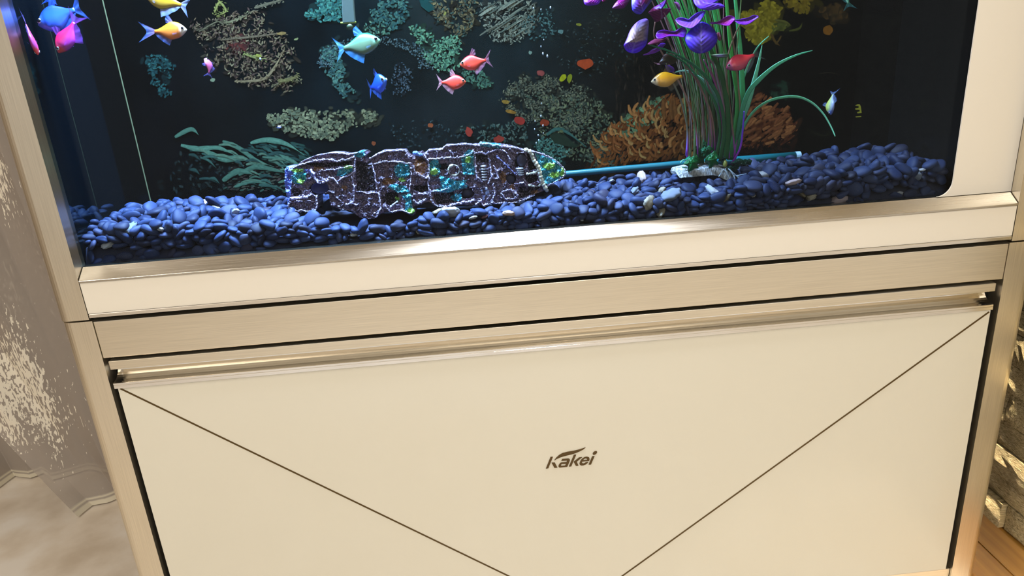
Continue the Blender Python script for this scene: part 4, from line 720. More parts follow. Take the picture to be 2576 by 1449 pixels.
PALE = [
    ('pinkish white rounded pebble at the back left of the gravel', 2, 14),
    ('flat white pebble left of the shipwreck, near the back', 0, 14),
    ('small white pebble left of the shipwreck stern', 0, 8),
    ('white chipped pebble in the left gravel, largest bright one there', 0, 12),
    ('flat grey-lilac pebble in the far left gravel', 3, 18),
    ('white pebble low in the left front corner of the gravel', 0, 14),
    ('small white pebble against the front rim below the shipwreck middle', 0, 8),
    ('small speckled beige pebble at the front rim below the shipwreck', 1, 8),
    ('beige pebble just under the shipwreck keel', 1, 13),
    ('large oval white pebble under the shipwreck keel', 0, 19),
    ('white pointed pebble right of the large oval white one', 0, 9),
    ('small pinkish red pebble below the shipwreck', 4, 8),
    ('peach coloured angular pebble under the shipwreck bow', 5, 13),
    ('pinkish beige upright pebble between shipwreck bow and plant', 2, 16),
    ('small whitish pebble right of the shipwreck bow tip', 0, 8),
    ('cream lumpy pebble in front of the plant, left side', 1, 13),
    ('long pale grey pebble with a white edge in front of the plant', 3, 20),
    ('light grey angular pebble left of the plant', 3, 13),
    ('long beige wedge-shaped pebble left of the plant front', 1, 20),
    ('small bright white pebble at the front rim right of the shipwreck', 0, 7),
    ('beige pebble touching the front rim below the plant', 1, 13),
    ('large white pebble in front of the plant base', 0, 16),
    ('brownish speckled pebble beside the large white one', 6, 13),
    ('beige pebble touching the left end of the plant base', 1, 10),
    ('small beige pebble behind the right side of the plant base', 1, 8),
    ('cream pebble right of the plant roots near the front', 1, 9),
    ('long whitish sliver of stone right of the plant roots', 0, 20),
    ('narrow pinkish white sliver of stone in the right gravel', 2, 15),
    ('yellow-beige pebble low at the right front rim', 1, 12),
    ('mottled olive beige pebble at the front rim, under the yellow-beige one', 6, 11),
    ('pinkish grey pebble against the right front rim', 2, 17),
    ('narrow white pebble standing at the right front glass', 0, 9),
    ('pale grey-green pebble lying in the far right gravel', 3, 18),
    ('small white chip by the right end of the teal tube', 0, 8),
    ('tiny white chip resting on the pale grey-green pebble', 0, 7),
]
def px2m(P): return (Vector(P)-CAM).dot(CF)/FPX        # metres per picture pixel at a point's own distance

# ------------------------------------------------------------------ printed aquascape sheet on the back pane
YP = .1738
rp = random.Random(3)
PK = .78
def pc(c, j=0):
    k = 1+rp.uniform(-j, j); return tuple(min(1, v*PK*k) for v in srgb(*c))
bgx = [390, 560, 760, 900, 1080, 1300, 1500, 1700, 1850, 2000, 2140]
bgt = [(10, 18, 20), (20, 26, 26), (20, 38, 42), (28, 54, 56), (58, 72, 66), (52, 74, 74), (46, 54, 50), (26, 28, 24), (20, 26, 22), (14, 18, 12), (8, 9, 8)]
bgb = [(26, 26, 28), (32, 36, 36), (20, 34, 36), (30, 44, 46), (48, 58, 58), (34, 46, 46), (34, 32, 28), (32, 24, 16), (24, 18, 14), (10, 12, 8), (7, 8, 8)]
pr = MB(); nx, nz = 200, 150; V = []; C = []; F = []
for j in range(nz+1):
    for i in range(nx+1):
        x = -.5405+.9835*i/nx; z = .632+(1.385-.632)*j/nz
        sx, sy = screen(x, YP, z); t = clamp01(sy/400)
        c = [.60*np.interp(sx, bgx, [a[k]*(1-t)+d[k]*t for a, d in zip(bgt, bgb)]) for k in range(3)]
        n = .75+.5*noise.noise(Vector((x*9, z*9, 2)))+.25*noise.noise(Vector((x*40, z*30, 5)))
        V.append((x, YP, z)); C.append(tuple(v*max(.3, n) for v in pc([max(0, v) for v in c])))
for j in range(nz):
    for i in range(nx): p = j*(nx+1)+i; F.append((p, p+1, p+nx+2, p+nx+1))
pr.add(V, F, C)
LAY = [1]
def fl(px, py, L, Wd, ang, c, j=.25, n=6, bend=0):
    """one printed shape: a small pointed blob"""
    Y = YP-.0001-.0003*LAY[0]-rp.uniform(0, .00028); col = pc(c, j); ca, sa = math.cos(ang), math.sin(ang); P = []
    for k in range(n):
        a = 2*math.pi*k/n; u = math.cos(a)*L/2; v = math.sin(a)*Wd/2*rp.uniform(.7, 1.2)+bend*(1-(2*u/L)**2)*L*.5
        P.append(at(px+u*ca-v*sa, py+u*sa+v*ca, Y))
    pr.add(P, [tuple(range(n))], col)
def inside(px, py, shp):
    if shp[0] == 'e':
        _, cx, cy, rx, ry = shp; return ((px-cx)/rx)**2+((py-cy)/ry)**2 < 1
    Q = shp[1]; r = False
    for (x0, y0), (x1, y1) in zip(Q, Q[1:]+Q[:1]):
        if (y0 > py) != (y1 > py) and px < (x1-x0)*(py-y0)/(y1-y0)+x0: r = not r
    return r
def scatter(shp, n, size, cols, ang=None, asp=.6, j=.3, soft=.45, under=True):
    full = under
    if under:                                              # the darker mass of the same plant behind its lit leaves
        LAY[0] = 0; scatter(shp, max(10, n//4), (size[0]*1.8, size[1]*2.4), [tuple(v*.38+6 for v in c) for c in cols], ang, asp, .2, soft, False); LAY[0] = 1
        n = int(n*1.35)
    if shp[0] == 'e': _, cx, cy, rx, ry = shp; bb = (cx-rx, cx+rx, cy-ry, cy+ry)
    else: xs = [p[0] for p in shp[1]]; ys = [p[1] for p in shp[1]]; bb = (min(xs), max(xs), min(ys), max(ys))
    k = 0; tries = 0
    while k < n and tries < n*20:
        tries += 1; x = rp.uniform(bb[0], bb[1]); y = rp.uniform(bb[2], bb[3])
        if not inside(x, y, shp): continue
        if noise.noise(Vector((x*.035, y*.035, n*.1))) < -soft+rp.random()*.35: continue
        x += rp.gauss(0, 7 if not under else 3); y += rp.gauss(0, 6 if not under else 3)
        s = rp.uniform(*size); a = rp.uniform(0, 3.14) if ang is None else ang+rp.uniform(-.35, .35)
        fl(x, y, s, s*asp, a, rp.choice(cols), j); k += 1
def frond(Q, wd, c, j=.2, steps=26, tuft=None, taper=.25):
    """a printed twig, blade or tentacle: one smooth tapering strip, with fine twigs beside it when tuft is set"""
    LAY[0] = 2; Y = YP-.0001-.0003*2-rp.uniform(0, .00028); m = len(Q)-1; P = []; n = max(6, m*5)
    for k in range(n+1):
        t = k/n*m; q = min(int(t), m-1); u = t-q; p0, p1, p2, p3 = Q[max(q-1, 0)], Q[q], Q[q+1], Q[min(q+2, m)]
        P.append([.5*((2*p1[z])+(-p0[z]+p2[z])*u+(2*p0[z]-5*p1[z]+4*p2[z]-p3[z])*u*u+(-p0[z]+3*p1[z]-3*p2[z]+p3[z])*u*u*u) for z in (0, 1)])
    V = []; C = []; F = []; base = pc(c, j)
    for k, (x, y) in enumerate(P):
        a_, b_ = P[max(k-1, 0)], P[min(k+1, n)]; dx, dy = b_[0]-a_[0], b_[1]-a_[1]; L_ = math.hypot(dx, dy)+1e-6
        s = k/n; w = wd*.5*(taper+(1-taper)*math.sin(math.pi*min(1, s*1.1+.08))**.6) if taper < 1 else wd*.5*(1 if s < .93 else .6)
        w *= rp.uniform(.85, 1.15)
        for e in (-1, 0, 1): V.append(at(x-dy/L_*w*e, y+dx/L_*w*e, Y)); C.append(tuple(v*(1.12 if e == 0 else (.62 if e > 0 else .9)) for v in base))
        if tuft:
            for _ in range(3): fl(x+rp.uniform(-tuft, tuft), y+rp.uniform(-tuft, tuft), rp.uniform(4, 9), rp.uniform(1.5, 3), math.atan2(dy, dx)+rp.uniform(-1, 1), c, j+.2)
    for k in range(n):
        for e in (0, 1): F.append((k*3+e, k*3+e+1, k*3+e+4, k*3+e+3))
    pr.add(V, F, C); LAY[0] = 1
P_ = lambda *q: ('p', list(q))
TEAL = [(34, 70, 66), (44, 86, 78), (28, 58, 56)]; GRN = [(70, 104, 84), (84, 120, 92), (54, 90, 76), (96, 128, 98)]
OLV = [(100, 102, 74), (120, 120, 84), (84, 90, 66), (132, 130, 92)]; TAN = [(110, 112, 92), (126, 128, 106), (92, 100, 84)]; BRN = [(78, 62, 48), (96, 78, 56), (66, 50, 42), (104, 92, 66)]
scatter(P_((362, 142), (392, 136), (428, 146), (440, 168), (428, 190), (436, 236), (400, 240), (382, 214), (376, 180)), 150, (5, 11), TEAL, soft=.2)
scatter(P_((480, 60), (640, 20), (740, 120), (735, 235), (620, 215), (520, 150)), 620, (5, 12), [tuple(v*1.15 for v in c) for c in BRN], asp=.35)
scatter(('e', 600, 110, 26, 22), 60, (6, 12), [(86, 40, 34), (70, 38, 34)])
for Q, w, c in [(((560, 100), (640, 92), (720, 82)), 5, (98, 84, 62)), (((540, 30), (552, 6), (568, 28), (545, 40)), 6, (120, 116, 60)), (((500, 80), (545, 55), (560, 60)), 4, (92, 84, 60)), (((565, 58), (600, 48), (624, 36)), 5, (116, 108, 76)),
                (((590, 205), (660, 200), (690, 170), (715, 125)), 7, (126, 108, 76)), (((700, 205), (730, 200), (752, 190)), 9, (120, 110, 66)), (((612, 135), (640, 144), (662, 148)), 6, (130, 128, 72)),
                (((640, 20), (680, 8), (710, 0)), 7, (104, 96, 72)), (((690, 215), (730, 195), (755, 205)), 4, (110, 100, 70))]:
    frond(Q, w, c, tuft=7)
scatter(P_((765, 40), (800, 0), (860, 0), (862, 50), (800, 52)), 170, (6, 12), [(54, 100, 86), (66, 118, 98), (40, 84, 76)])
scatter(P_((930, 30), (960, 0), (1020, 0), (1030, 40), (990, 75), (940, 70)), 190, (5, 11), [(48, 84, 76), (66, 100, 84), (36, 66, 64)])
scatter(('e', 950, 72, 36, 20), 50, (4, 9), GRN)
scatter(P_((1085, 0), (1200, 0), (1190, 60), (1160, 110), (1120, 60), (1090, 50)), 230, (4, 12), [(92, 84, 58), (110, 96, 62), (70, 66, 50), (60, 78, 66)], asp=.45)
fl(1075, 12, 46, 34, .5, (26, 64, 58), .05); fl(1118, 35, 18, 7, -1.1, (128, 124, 60), .05)
scatter(P_((1205, 10), (1290, 0), (1345, 10), (1350, 60), (1300, 110), (1240, 100), (1215, 60)), 360, (4, 12), TAN, asp=.35)
for k in range(22):
    cx, cy = rp.uniform(1225, 1335), rp.uniform(5, 85); frond(((cx-22, cy+12), (cx, cy-3), (cx+20, cy-14)), 4, rp.choice(TAN), steps=8)
scatter(P_((1300, 60), (1380, 20), (1400, 80), (1345, 110)), 100, (3, 8), [(70, 100, 92), (60, 84, 78)])
for k in range(520):                                       # dotted grey fan arching behind the teal fish
    a = rp.uniform(math.pi*.98, math.pi*2.05); rr = rp.uniform(.72, 1); x = 945+math.cos(a)*150*rr; y = 165+math.sin(a)*75*rr
    fl(x, y, rp.uniform(3, 6), rp.uniform(2, 4), rp.uniform(0, 3), rp.choice([(70, 90, 88), (92, 108, 102), (52, 72, 74)]), .2)
scatter(P_((795, 130), (850, 95), (860, 160), (880, 215), (905, 255), (870, 250), (830, 200)), 240, (5, 11), [(62, 94, 80), (78, 112, 92), (46, 76, 70)])
scatter(('e', 1010, 200, 25, 40), 90, (3, 7), [(60, 76, 80), (80, 92, 94)])
scatter(P_((1030, 70), (1075, 68), (1100, 100), (1155, 90), (1160, 170), (1100, 178), (1070, 150), (1050, 100)), 300, (5, 10), [(72, 112, 82), (92, 134, 98), (56, 90, 72), (104, 142, 106)])
scatter(P_((1160, 180), (1215, 178), (1238, 215), (1190, 222)), 90, (5, 9), [(76, 112, 84), (60, 92, 74)])
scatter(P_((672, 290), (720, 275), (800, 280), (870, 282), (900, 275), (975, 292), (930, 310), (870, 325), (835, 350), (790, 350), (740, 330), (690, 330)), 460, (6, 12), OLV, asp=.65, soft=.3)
for Q, w in [(((440, 345), (480, 325), (500, 340)), 8), (((455, 365), (500, 375), (550, 372), (600, 395)), 9), (((560, 355), (600, 372), (640, 400), (690, 420)), 8), (((520, 380), (560, 400), (610, 398), (650, 420)), 10),
             (((600, 440), (640, 420), (680, 425), (740, 440)), 9), (((630, 360), (670, 352), (720, 362), (765, 390)), 9), (((690, 390), (730, 402), (770, 430)), 7), (((560, 455), (600, 430), (640, 440)), 10), (((660, 395), (700, 400), (720, 420)), 5), (((590, 470), (640, 455), (690, 470)), 7)]:
    frond(Q, w*1.5, (84, 120, 94), .2, taper=.1)
for k in range(46):
    x, y = rp.uniform(470, 760), 0; y = 350+(x-470)*.16+rp.uniform(0, 95); L = rp.uniform(26, 60); a = rp.uniform(-.1, .55)
    frond(((x, y), (x+L*.5*math.cos(a), y+L*.5*math.sin(a)-5), (x+L*math.cos(a), y+L*math.sin(a)+2)), rp.uniform(5, 10), rp.choice([(60, 92, 76), (78, 108, 84), (46, 72, 62), (92, 120, 92)]), .15, taper=.08)
scatter(P_((620, 360), (700, 350), (770, 370), (785, 410), (740, 430), (660, 400)), 110, (8, 22), [(36, 64, 56), (52, 84, 70)], ang=.4, asp=.3)
scatter(P_((590, 400), (720, 420), (720, 480), (560, 480)), 120, (5, 13), [(56, 80, 64), (84, 84, 66), (72, 60, 52)], ang=-.3, asp=.4)
scatter(P_((440, 380), (560, 380), (600, 480), (400, 490)), 60, (5, 14), [(34, 44, 42), (44, 52, 46)], asp=.5)
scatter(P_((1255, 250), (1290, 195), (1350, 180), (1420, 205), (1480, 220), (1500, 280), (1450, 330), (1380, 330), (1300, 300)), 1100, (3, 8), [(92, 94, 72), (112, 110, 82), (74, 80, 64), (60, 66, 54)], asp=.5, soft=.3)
scatter(P_((1320, 240), (1500, 240), (1560, 330), (1500, 420), (1380, 380)), 520, (4, 11), [(80, 86, 64), (104, 108, 74), (62, 78, 62)], asp=.5)
scatter(P_((1150, 320), (1250, 310), (1330, 300), (1330, 360), (1230, 370)), 130, (4, 11), [(56, 78, 70), (84, 100, 84)], asp=.5)
scatter(P_((980, 300), (1100, 300), (1180, 350), (1000, 375)), 70, (3, 8), [(44, 58, 58), (60, 74, 70)])
scatter(P_((1400, 60), (1560, 20), (1600, 160), (1480, 200), (1400, 160)), 150, (3, 8), [(44, 58, 56), (60, 72, 66), (52, 56, 46)], asp=.4)
frond(((1375, 340), (1400, 325), (1430, 335), (1475, 370)), 9, (60, 98, 84), steps=14); fl(1420, 352, 80, 34, .35, (36, 50, 36), .05, n=9); fl(1435, 345, 60, 12, .75, (14, 20, 20), .02)
scatter(P_((1350, 345), (1400, 350), (1430, 380), (1400, 420), (1345, 400)), 220, (4, 9), [(72, 116, 98), (90, 132, 110), (60, 96, 84)])
scatter(P_((1460, 380), (1560, 360), (1580, 420), (1480, 430)), 140, (4, 10), [(20, 22, 20), (48, 52, 40), (76, 84, 66)])
for k in range(150):                                       # brown upright stalks
    x = rp.choice([1555, 1575, 1602, 1615, 1640, 1660])+rp.uniform(-7, 7); y = rp.uniform(140, 310); fl(x, y, rp.uniform(8, 18), rp.uniform(2, 4), 1.5+rp.uniform(-.3, .3), rp.choice([(44, 36, 28), (54, 44, 34), (36, 30, 25)]), .2)
scatter(P_((1540, 330), (1570, 300), (1620, 270), (1660, 245), (1690, 260), (1640, 310), (1580, 350)), 200, (8, 16), [(92, 116, 78), (112, 134, 90), (80, 102, 70)])
# orange anemone
AN = P_((1480, 425), (1520, 330), (1580, 300), (1650, 260), (1680, 240), (1720, 250), (1750, 250), (1790, 300), (1790, 400), (1600, 400), (1520, 430))
scatter(AN, 800, (8, 22), [(112, 60, 26), (128, 72, 32), (92, 48, 24), (118, 66, 28)], ang=-.9, asp=.4, soft=.9)
for k in range(150):
    x, y = rp.uniform(1500, 1780), rp.uniform(255, 420)
    if inside(x, y, AN): a = math.atan2(y-430, x-1720)+rp.uniform(-.5, .5); L = rp.uniform(14, 34); frond(((x, y), (x+math.cos(a)*L*.5, y+math.sin(a)*L*.5), (x+math.cos(a+.5)*L, y+math.sin(a+.5)*L)), rp.uniform(5, 9), rp.choice([(150, 88, 42), (172, 112, 58), (134, 76, 36), (164, 120, 66)]), .12, taper=.6)
for x in (1672, 1690, 1700, 1725, 1745, 1760): frond(((x, 300), (x-3, 265), (x-2+rp.uniform(-14, 14), 238+rp.uniform(0, 16))), 11, (122, 74, 36), .1, taper=.5)
AN2 = P_((1865, 370), (1870, 290), (1900, 240), (1925, 235), (1920, 280), (1970, 270), (1990, 290), (2005, 320), (1995, 360))
scatter(AN2, 330, (8, 20), [(100, 52, 28), (116, 64, 34), (80, 40, 24)], ang=-.7, asp=.4, soft=.9)
for k in range(60):
    x, y = rp.uniform(1870, 1985), rp.uniform(250, 365)
    if inside(x, y, AN2): a = rp.uniform(-1.0, -.2); L = rp.uniform(18, 34); frond(((x, y), (x+math.cos(a)*L, y+math.sin(a)*L)), 8, rp.choice([(150, 92, 52), (132, 76, 44), (168, 106, 60)]), .1, taper=.75)
scatter(P_((1865, 330), (1990, 330), (2000, 395), (1870, 400)), 60, (10, 20), [(34, 20, 16), (46, 26, 18)])
# yellow weed upper right
scatter(P_((1860, 40), (1920, 20), (1925, 0), (1960, 20), (1950, 60), (1935, 95), (1900, 110), (1880, 80)), 260, (12, 22), [(132, 116, 28), (116, 102, 24), (146, 130, 36)], asp=.6, soft=1)
scatter(P_((1975, 0), (2040, 0), (2035, 25), (2010, 30), (1980, 15)), 80, (8, 16), [(130, 110, 28), (112, 92, 26)], asp=.6, soft=1)
scatter(P_((1940, 60), (1980, 55), (1980, 75), (1945, 80)), 30, (9, 16), [(98, 100, 40), (84, 88, 36)]); frond(((1950, 50), (1975, 55), (1990, 65)), 6, (96, 94, 40)); frond(((1985, 78), (2010, 72), (2018, 58)), 6, (84, 86, 36))
frond(((1940, 85), (1950, 105), (1962, 115)), 7, (96, 72, 32)); frond(((1965, 90), (1960, 100), (1950, 112)), 5, (84, 64, 30))
scatter(P_((2060, 20), (2110, 10), (2130, 40), (2090, 60)), 60, (8, 18), [(70, 52, 28), (84, 62, 30), (56, 44, 26)]); fl(2083, 76, 26, 24, 0, (142, 92, 28), .02, n=10)
scatter(P_((1950, 215), (1978, 208), (1978, 250), (1945, 240)), 60, (5, 9), [(30, 54, 40), (40, 66, 50)])
frond(((2060, 185), (2090, 183), (2115, 190)), 3, (46, 42, 32)); frond(((2040, 330), (2080, 340), (2110, 290)), 5, (34, 36, 24), tuft=8)
LAY[0] = 3
for x, y, a, d, an, c in [(1472, 160, 42, 26, 0, (158, 62, 30)), (1360, 183, 20, 16, .2, (130, 62, 54)), (1307, 303, 28, 24, .3, (150, 48, 38)), (1370, 309, 24, 20, 0, (132, 52, 30)), (1180, 332, 18, 25, -.4, (160, 58, 44)), (1255, 350, 28, 17, -.1, (154, 56, 42)),
                             (1083, 315, 14, 13, 0, (148, 78, 44)), (940, 360, 11, 11, 0, (146, 76, 44)), (1272, 256, 20, 10, .1, (140, 108, 44)), (1285, 281, 28, 10, .2, (142, 100, 40)), (1416, 196, 22, 14, -.9, (150, 148, 24)), (1433, 196, 12, 26, .2, (120, 124, 28)), (1412, 330, 10, 8, 0, (88, 96, 60)),
                             (708, 84, 24, 8, -.1, (132, 106, 60)), (745, 98, 12, 6, -.4, (120, 122, 76)), (650, 240-100, 16, 8, .1, (140, 138, 60)), (535, 201, 13, 10, -.3, (120, 128, 96)), (1410, 80, 14, 12, .3, (86, 112, 102)), (1334, 132, 9, 10, 0, (104, 122, 104)), (1456, 62, 14, 7, .2, (120, 118, 40))]:
    fl(x, y, a, d, an, c, .03, n=12)
M['print'] = vcol('printed_sheet', .8, 0, .25, 420)
prn = pr.build('background_sheet', M['print'])
tag(prn, 'flat dark printed underwater plant scene sheet behind the fish', 'poster')

# ------------------------------------------------------------------ teal tube lying at the back of the gravel
M['teal'] = plain('teal_plastic', srgb(10, 88, 98), .35)
tb = MB(); tb.tube([at(1330, 449, .162), at(1420, 438, .162), at(1740, 410, .162), at(1878, 402, .158), at(2000, 393, .155)], [.0042, .0042, .0048, .0058, .0062], 14)
to = empty('tube', at(1650, 420, .16), 'long teal plastic tube half buried along the back of the gravel', 'tube')
tb.build('pipe', M['teal'], to, smooth=True)
MB().tube([at(2000, 393, .155), at(2012, 392, .155)], [.0064, .0064], 14).build('end_cap', plain('pale_cap', srgb(150, 180, 200), .4), to, smooth=False, label='pale end cap')

# ------------------------------------------------------------------ gravel
n = len(PEBBLES)//8
protos = [(1, .68, .42), (1, .8, .38), (1, .55, .45), (1, .9, .5), (1, .62, .33), (1, .45, .4)]
def pebble_mesh(sub, dims, seed, rough=0):
    bm = bmesh.new(); bmesh.ops.create_icosphere(bm, subdivisions=sub, radius=1)
    rr = random.Random(seed); k = [Vector((rr.uniform(-1, 1), rr.uniform(-1, 1), rr.uniform(-1, 1))) for _ in range(3)]
    for v in bm.verts:
        nn = v.co.normalized(); s = 1+sum(.07*math.sin(3*nn.dot(q)+i) for i, q in enumerate(k))
        if rough: s += rough*noise.noise(nn*2.2+Vector((seed, 0, 0)))
        c = [abs(q)**(2/2.3)*math.copysign(1, q) for q in nn]
        v.co = Vector((c[0]*dims[0], c[1]*dims[1], c[2]*dims[2]))*s
    for f in bm.faces: f.smooth = True
    me = bpy.data.meshes.new('pebble'); bm.to_mesh(me); bm.free(); return me
def pebble_mat(name, stops, rough=.62, spec=.25):
    m, N, L, b = mat(name); g = N.new('ShaderNodeNewGeometry'); oi = N.new('ShaderNodeObjectInfo')
    ad = N.new('ShaderNodeMath'); ad.operation = 'ADD'; L.new(g.outputs['Random Per Island'], ad.inputs[0]); L.new(oi.outputs['Random'], ad.inputs[1])
    fr = N.new('ShaderNodeMath'); fr.operation = 'FRACT'; L.new(ad.outputs[0], fr.inputs[0]); r = ramp(N, stops); L.new(fr.outputs[0], r.inputs['Fac'])
    mp = tex_coord(N, L, (260,)*3); nn = N.new('ShaderNodeTexNoise'); nn.inputs['Scale'].default_value = 1; L.new(mp.outputs[0], nn.inputs['Vector'])
    mr = N.new('ShaderNodeMapRange'); mr.inputs['To Min'].default_value = .8; mr.inputs['To Max'].default_value = 1.2; L.new(nn.outputs['Fac'], mr.inputs['Value'])
    vm = N.new('ShaderNodeVectorMath'); vm.operation = 'SCALE'; L.new(r.outputs[0], vm.inputs[0]); L.new(mr.outputs[0], vm.inputs['Scale']); L.new(vm.outputs[0], b.inputs['Base Color'])
    b.inputs['Roughness'].default_value = rough; b.inputs['Specular IOR Level'].default_value = spec; return m
M['pebble'] = pebble_mat('slate_blue_pebble', [(0, (.007, .012, .042)), (.35, (.014, .027, .080)), (.6, (.024, .038, .100)), (.8, (.007, .009, .026)), (.93, (.034, .044, .10)), (1, (.018, .015, .034))])
lo = [pebble_mesh(2, p, i) for i, p in enumerate(protos)]; hi = [pebble_mesh(3, p, i) for i, p in enumerate(protos)]
for me in hi: me.materials.append(M['pebble'])
pcol = [srgb(232, 232, 238), srgb(196, 182, 158), srgb(214, 186, 186), srgb(140, 150, 170), srgb(150, 92, 100), srgb(232, 190, 168), srgb(128, 112, 84)]
pm = []
for i, c in enumerate(pcol): pm.append(noisy('pale_stone', [(.35, tuple(v*.34 for v in c)), (.62, tuple(v*.62 for v in c))], (300, 300, 300), .6, 6, .4, dist=.0006))
pale_me = {}
SV = MB(); n_ind = 0
for k in range(n):
    mi, Li, xi, yi, zi, qx, qy, qz = PEBBLES[k*8:k*8+8]; x, y, z, Ls = xi/1e4, yi/1e4, zi/1e4+.6, Li/1e4
    qx, qy, qz = qx/99, qy/99, qz/99; q = Quaternion((math.sqrt(max(0, 1-qx*qx-qy*qy-qz*qz)), qx, qy, qz)).normalized()
    px_, py_ = screen(x, y, z)
    if k >= len(PALE) and 718 < px_ < 1372 and y < .115 and py_ < float(np.interp(px_, [716, 730, 797, 830, 905, 960, 1040, 1090, 1200, 1300, 1372], [515, 535, 545, 560, 572, 568, 556, 540, 530, 521, 490])): continue      # the wreck lies here
    if k < len(PALE):
        l, c, r = PALE[k]; key = (mi, c, k % 3)
        if key not in pale_me: me = pebble_mesh(3, protos[mi], 40+k, .35); me.materials.append(pm[c]); pale_me[key] = me
        o = bpy.data.objects.new('pebble', pale_me[key]); COL.objects.link(o); sc = Ls*max(.42, min(1.15, r*2/(Ls*3800)*1.1))
        tag(o, l, 'pebble'); o.scale = (sc,)*3; z += (Ls-sc)*.3+.0006; y -= (Ls-sc)*.3
    elif n_ind < 300:
        n_ind += 1
        o = bpy.data.objects.new('pebble', hi[mi]); COL.objects.link(o); o.scale = (Ls,)*3
        tag(o, 'smooth dark slate-blue pebble in the gravel bed of the aquarium', 'pebble', 'dark gravel pebbles')
    else:
        me = lo[mi]; Mx = q.to_matrix()*Ls; SV.add([Mx @ v.co+Vector((x, y, z)) for v in me.vertices], [tuple(p.vertices) for p in me.polygons]); continue
    o.location = (x, y, z); o.rotation_mode = 'QUATERNION'; o.rotation_quaternion = q
go = SV.build('gravel', M['pebble'], smooth=True); tag(go, 'remaining dark slate-blue pebbles making up the gravel bed', 'gravel', kind='stuff')
# the bed below the pebbles that show
hf = ([-.572, -.4, -.2, .05, .3, .5], [.652, .640, .634, .630, .636, .650]); hb = ([-.572, -.5, -.4, -.25, .05, .2, .3, .42, .5], [.664, .652, .648, .648, .644, .642, .646, .653, .651])
bd = MB(); V = []; F = []; nx, ny = 120, 14
for j in range(ny+1):
    for i in range(nx+1):
        x = -.5735+1.0715*i/nx; y = .0275+.145*j/ny; t = clamp01((y-.03)/.13)**.8
        zz = float(np.interp(x, *hf)*(1-t)+np.interp(x, *hb)*t)-.0225; V.append((x, y, .6125 if j < 1 else zz))
for j in range(ny):
    for i in range(nx): p = j*(nx+1)+i; F.append((p, p+1, p+nx+2, p+nx+1))
bd.add(V, F, (.02, .025, .06)); bdo = bd.build('grit', plain('dark_grit', (.012, .016, .04), .9), go, smooth=True)

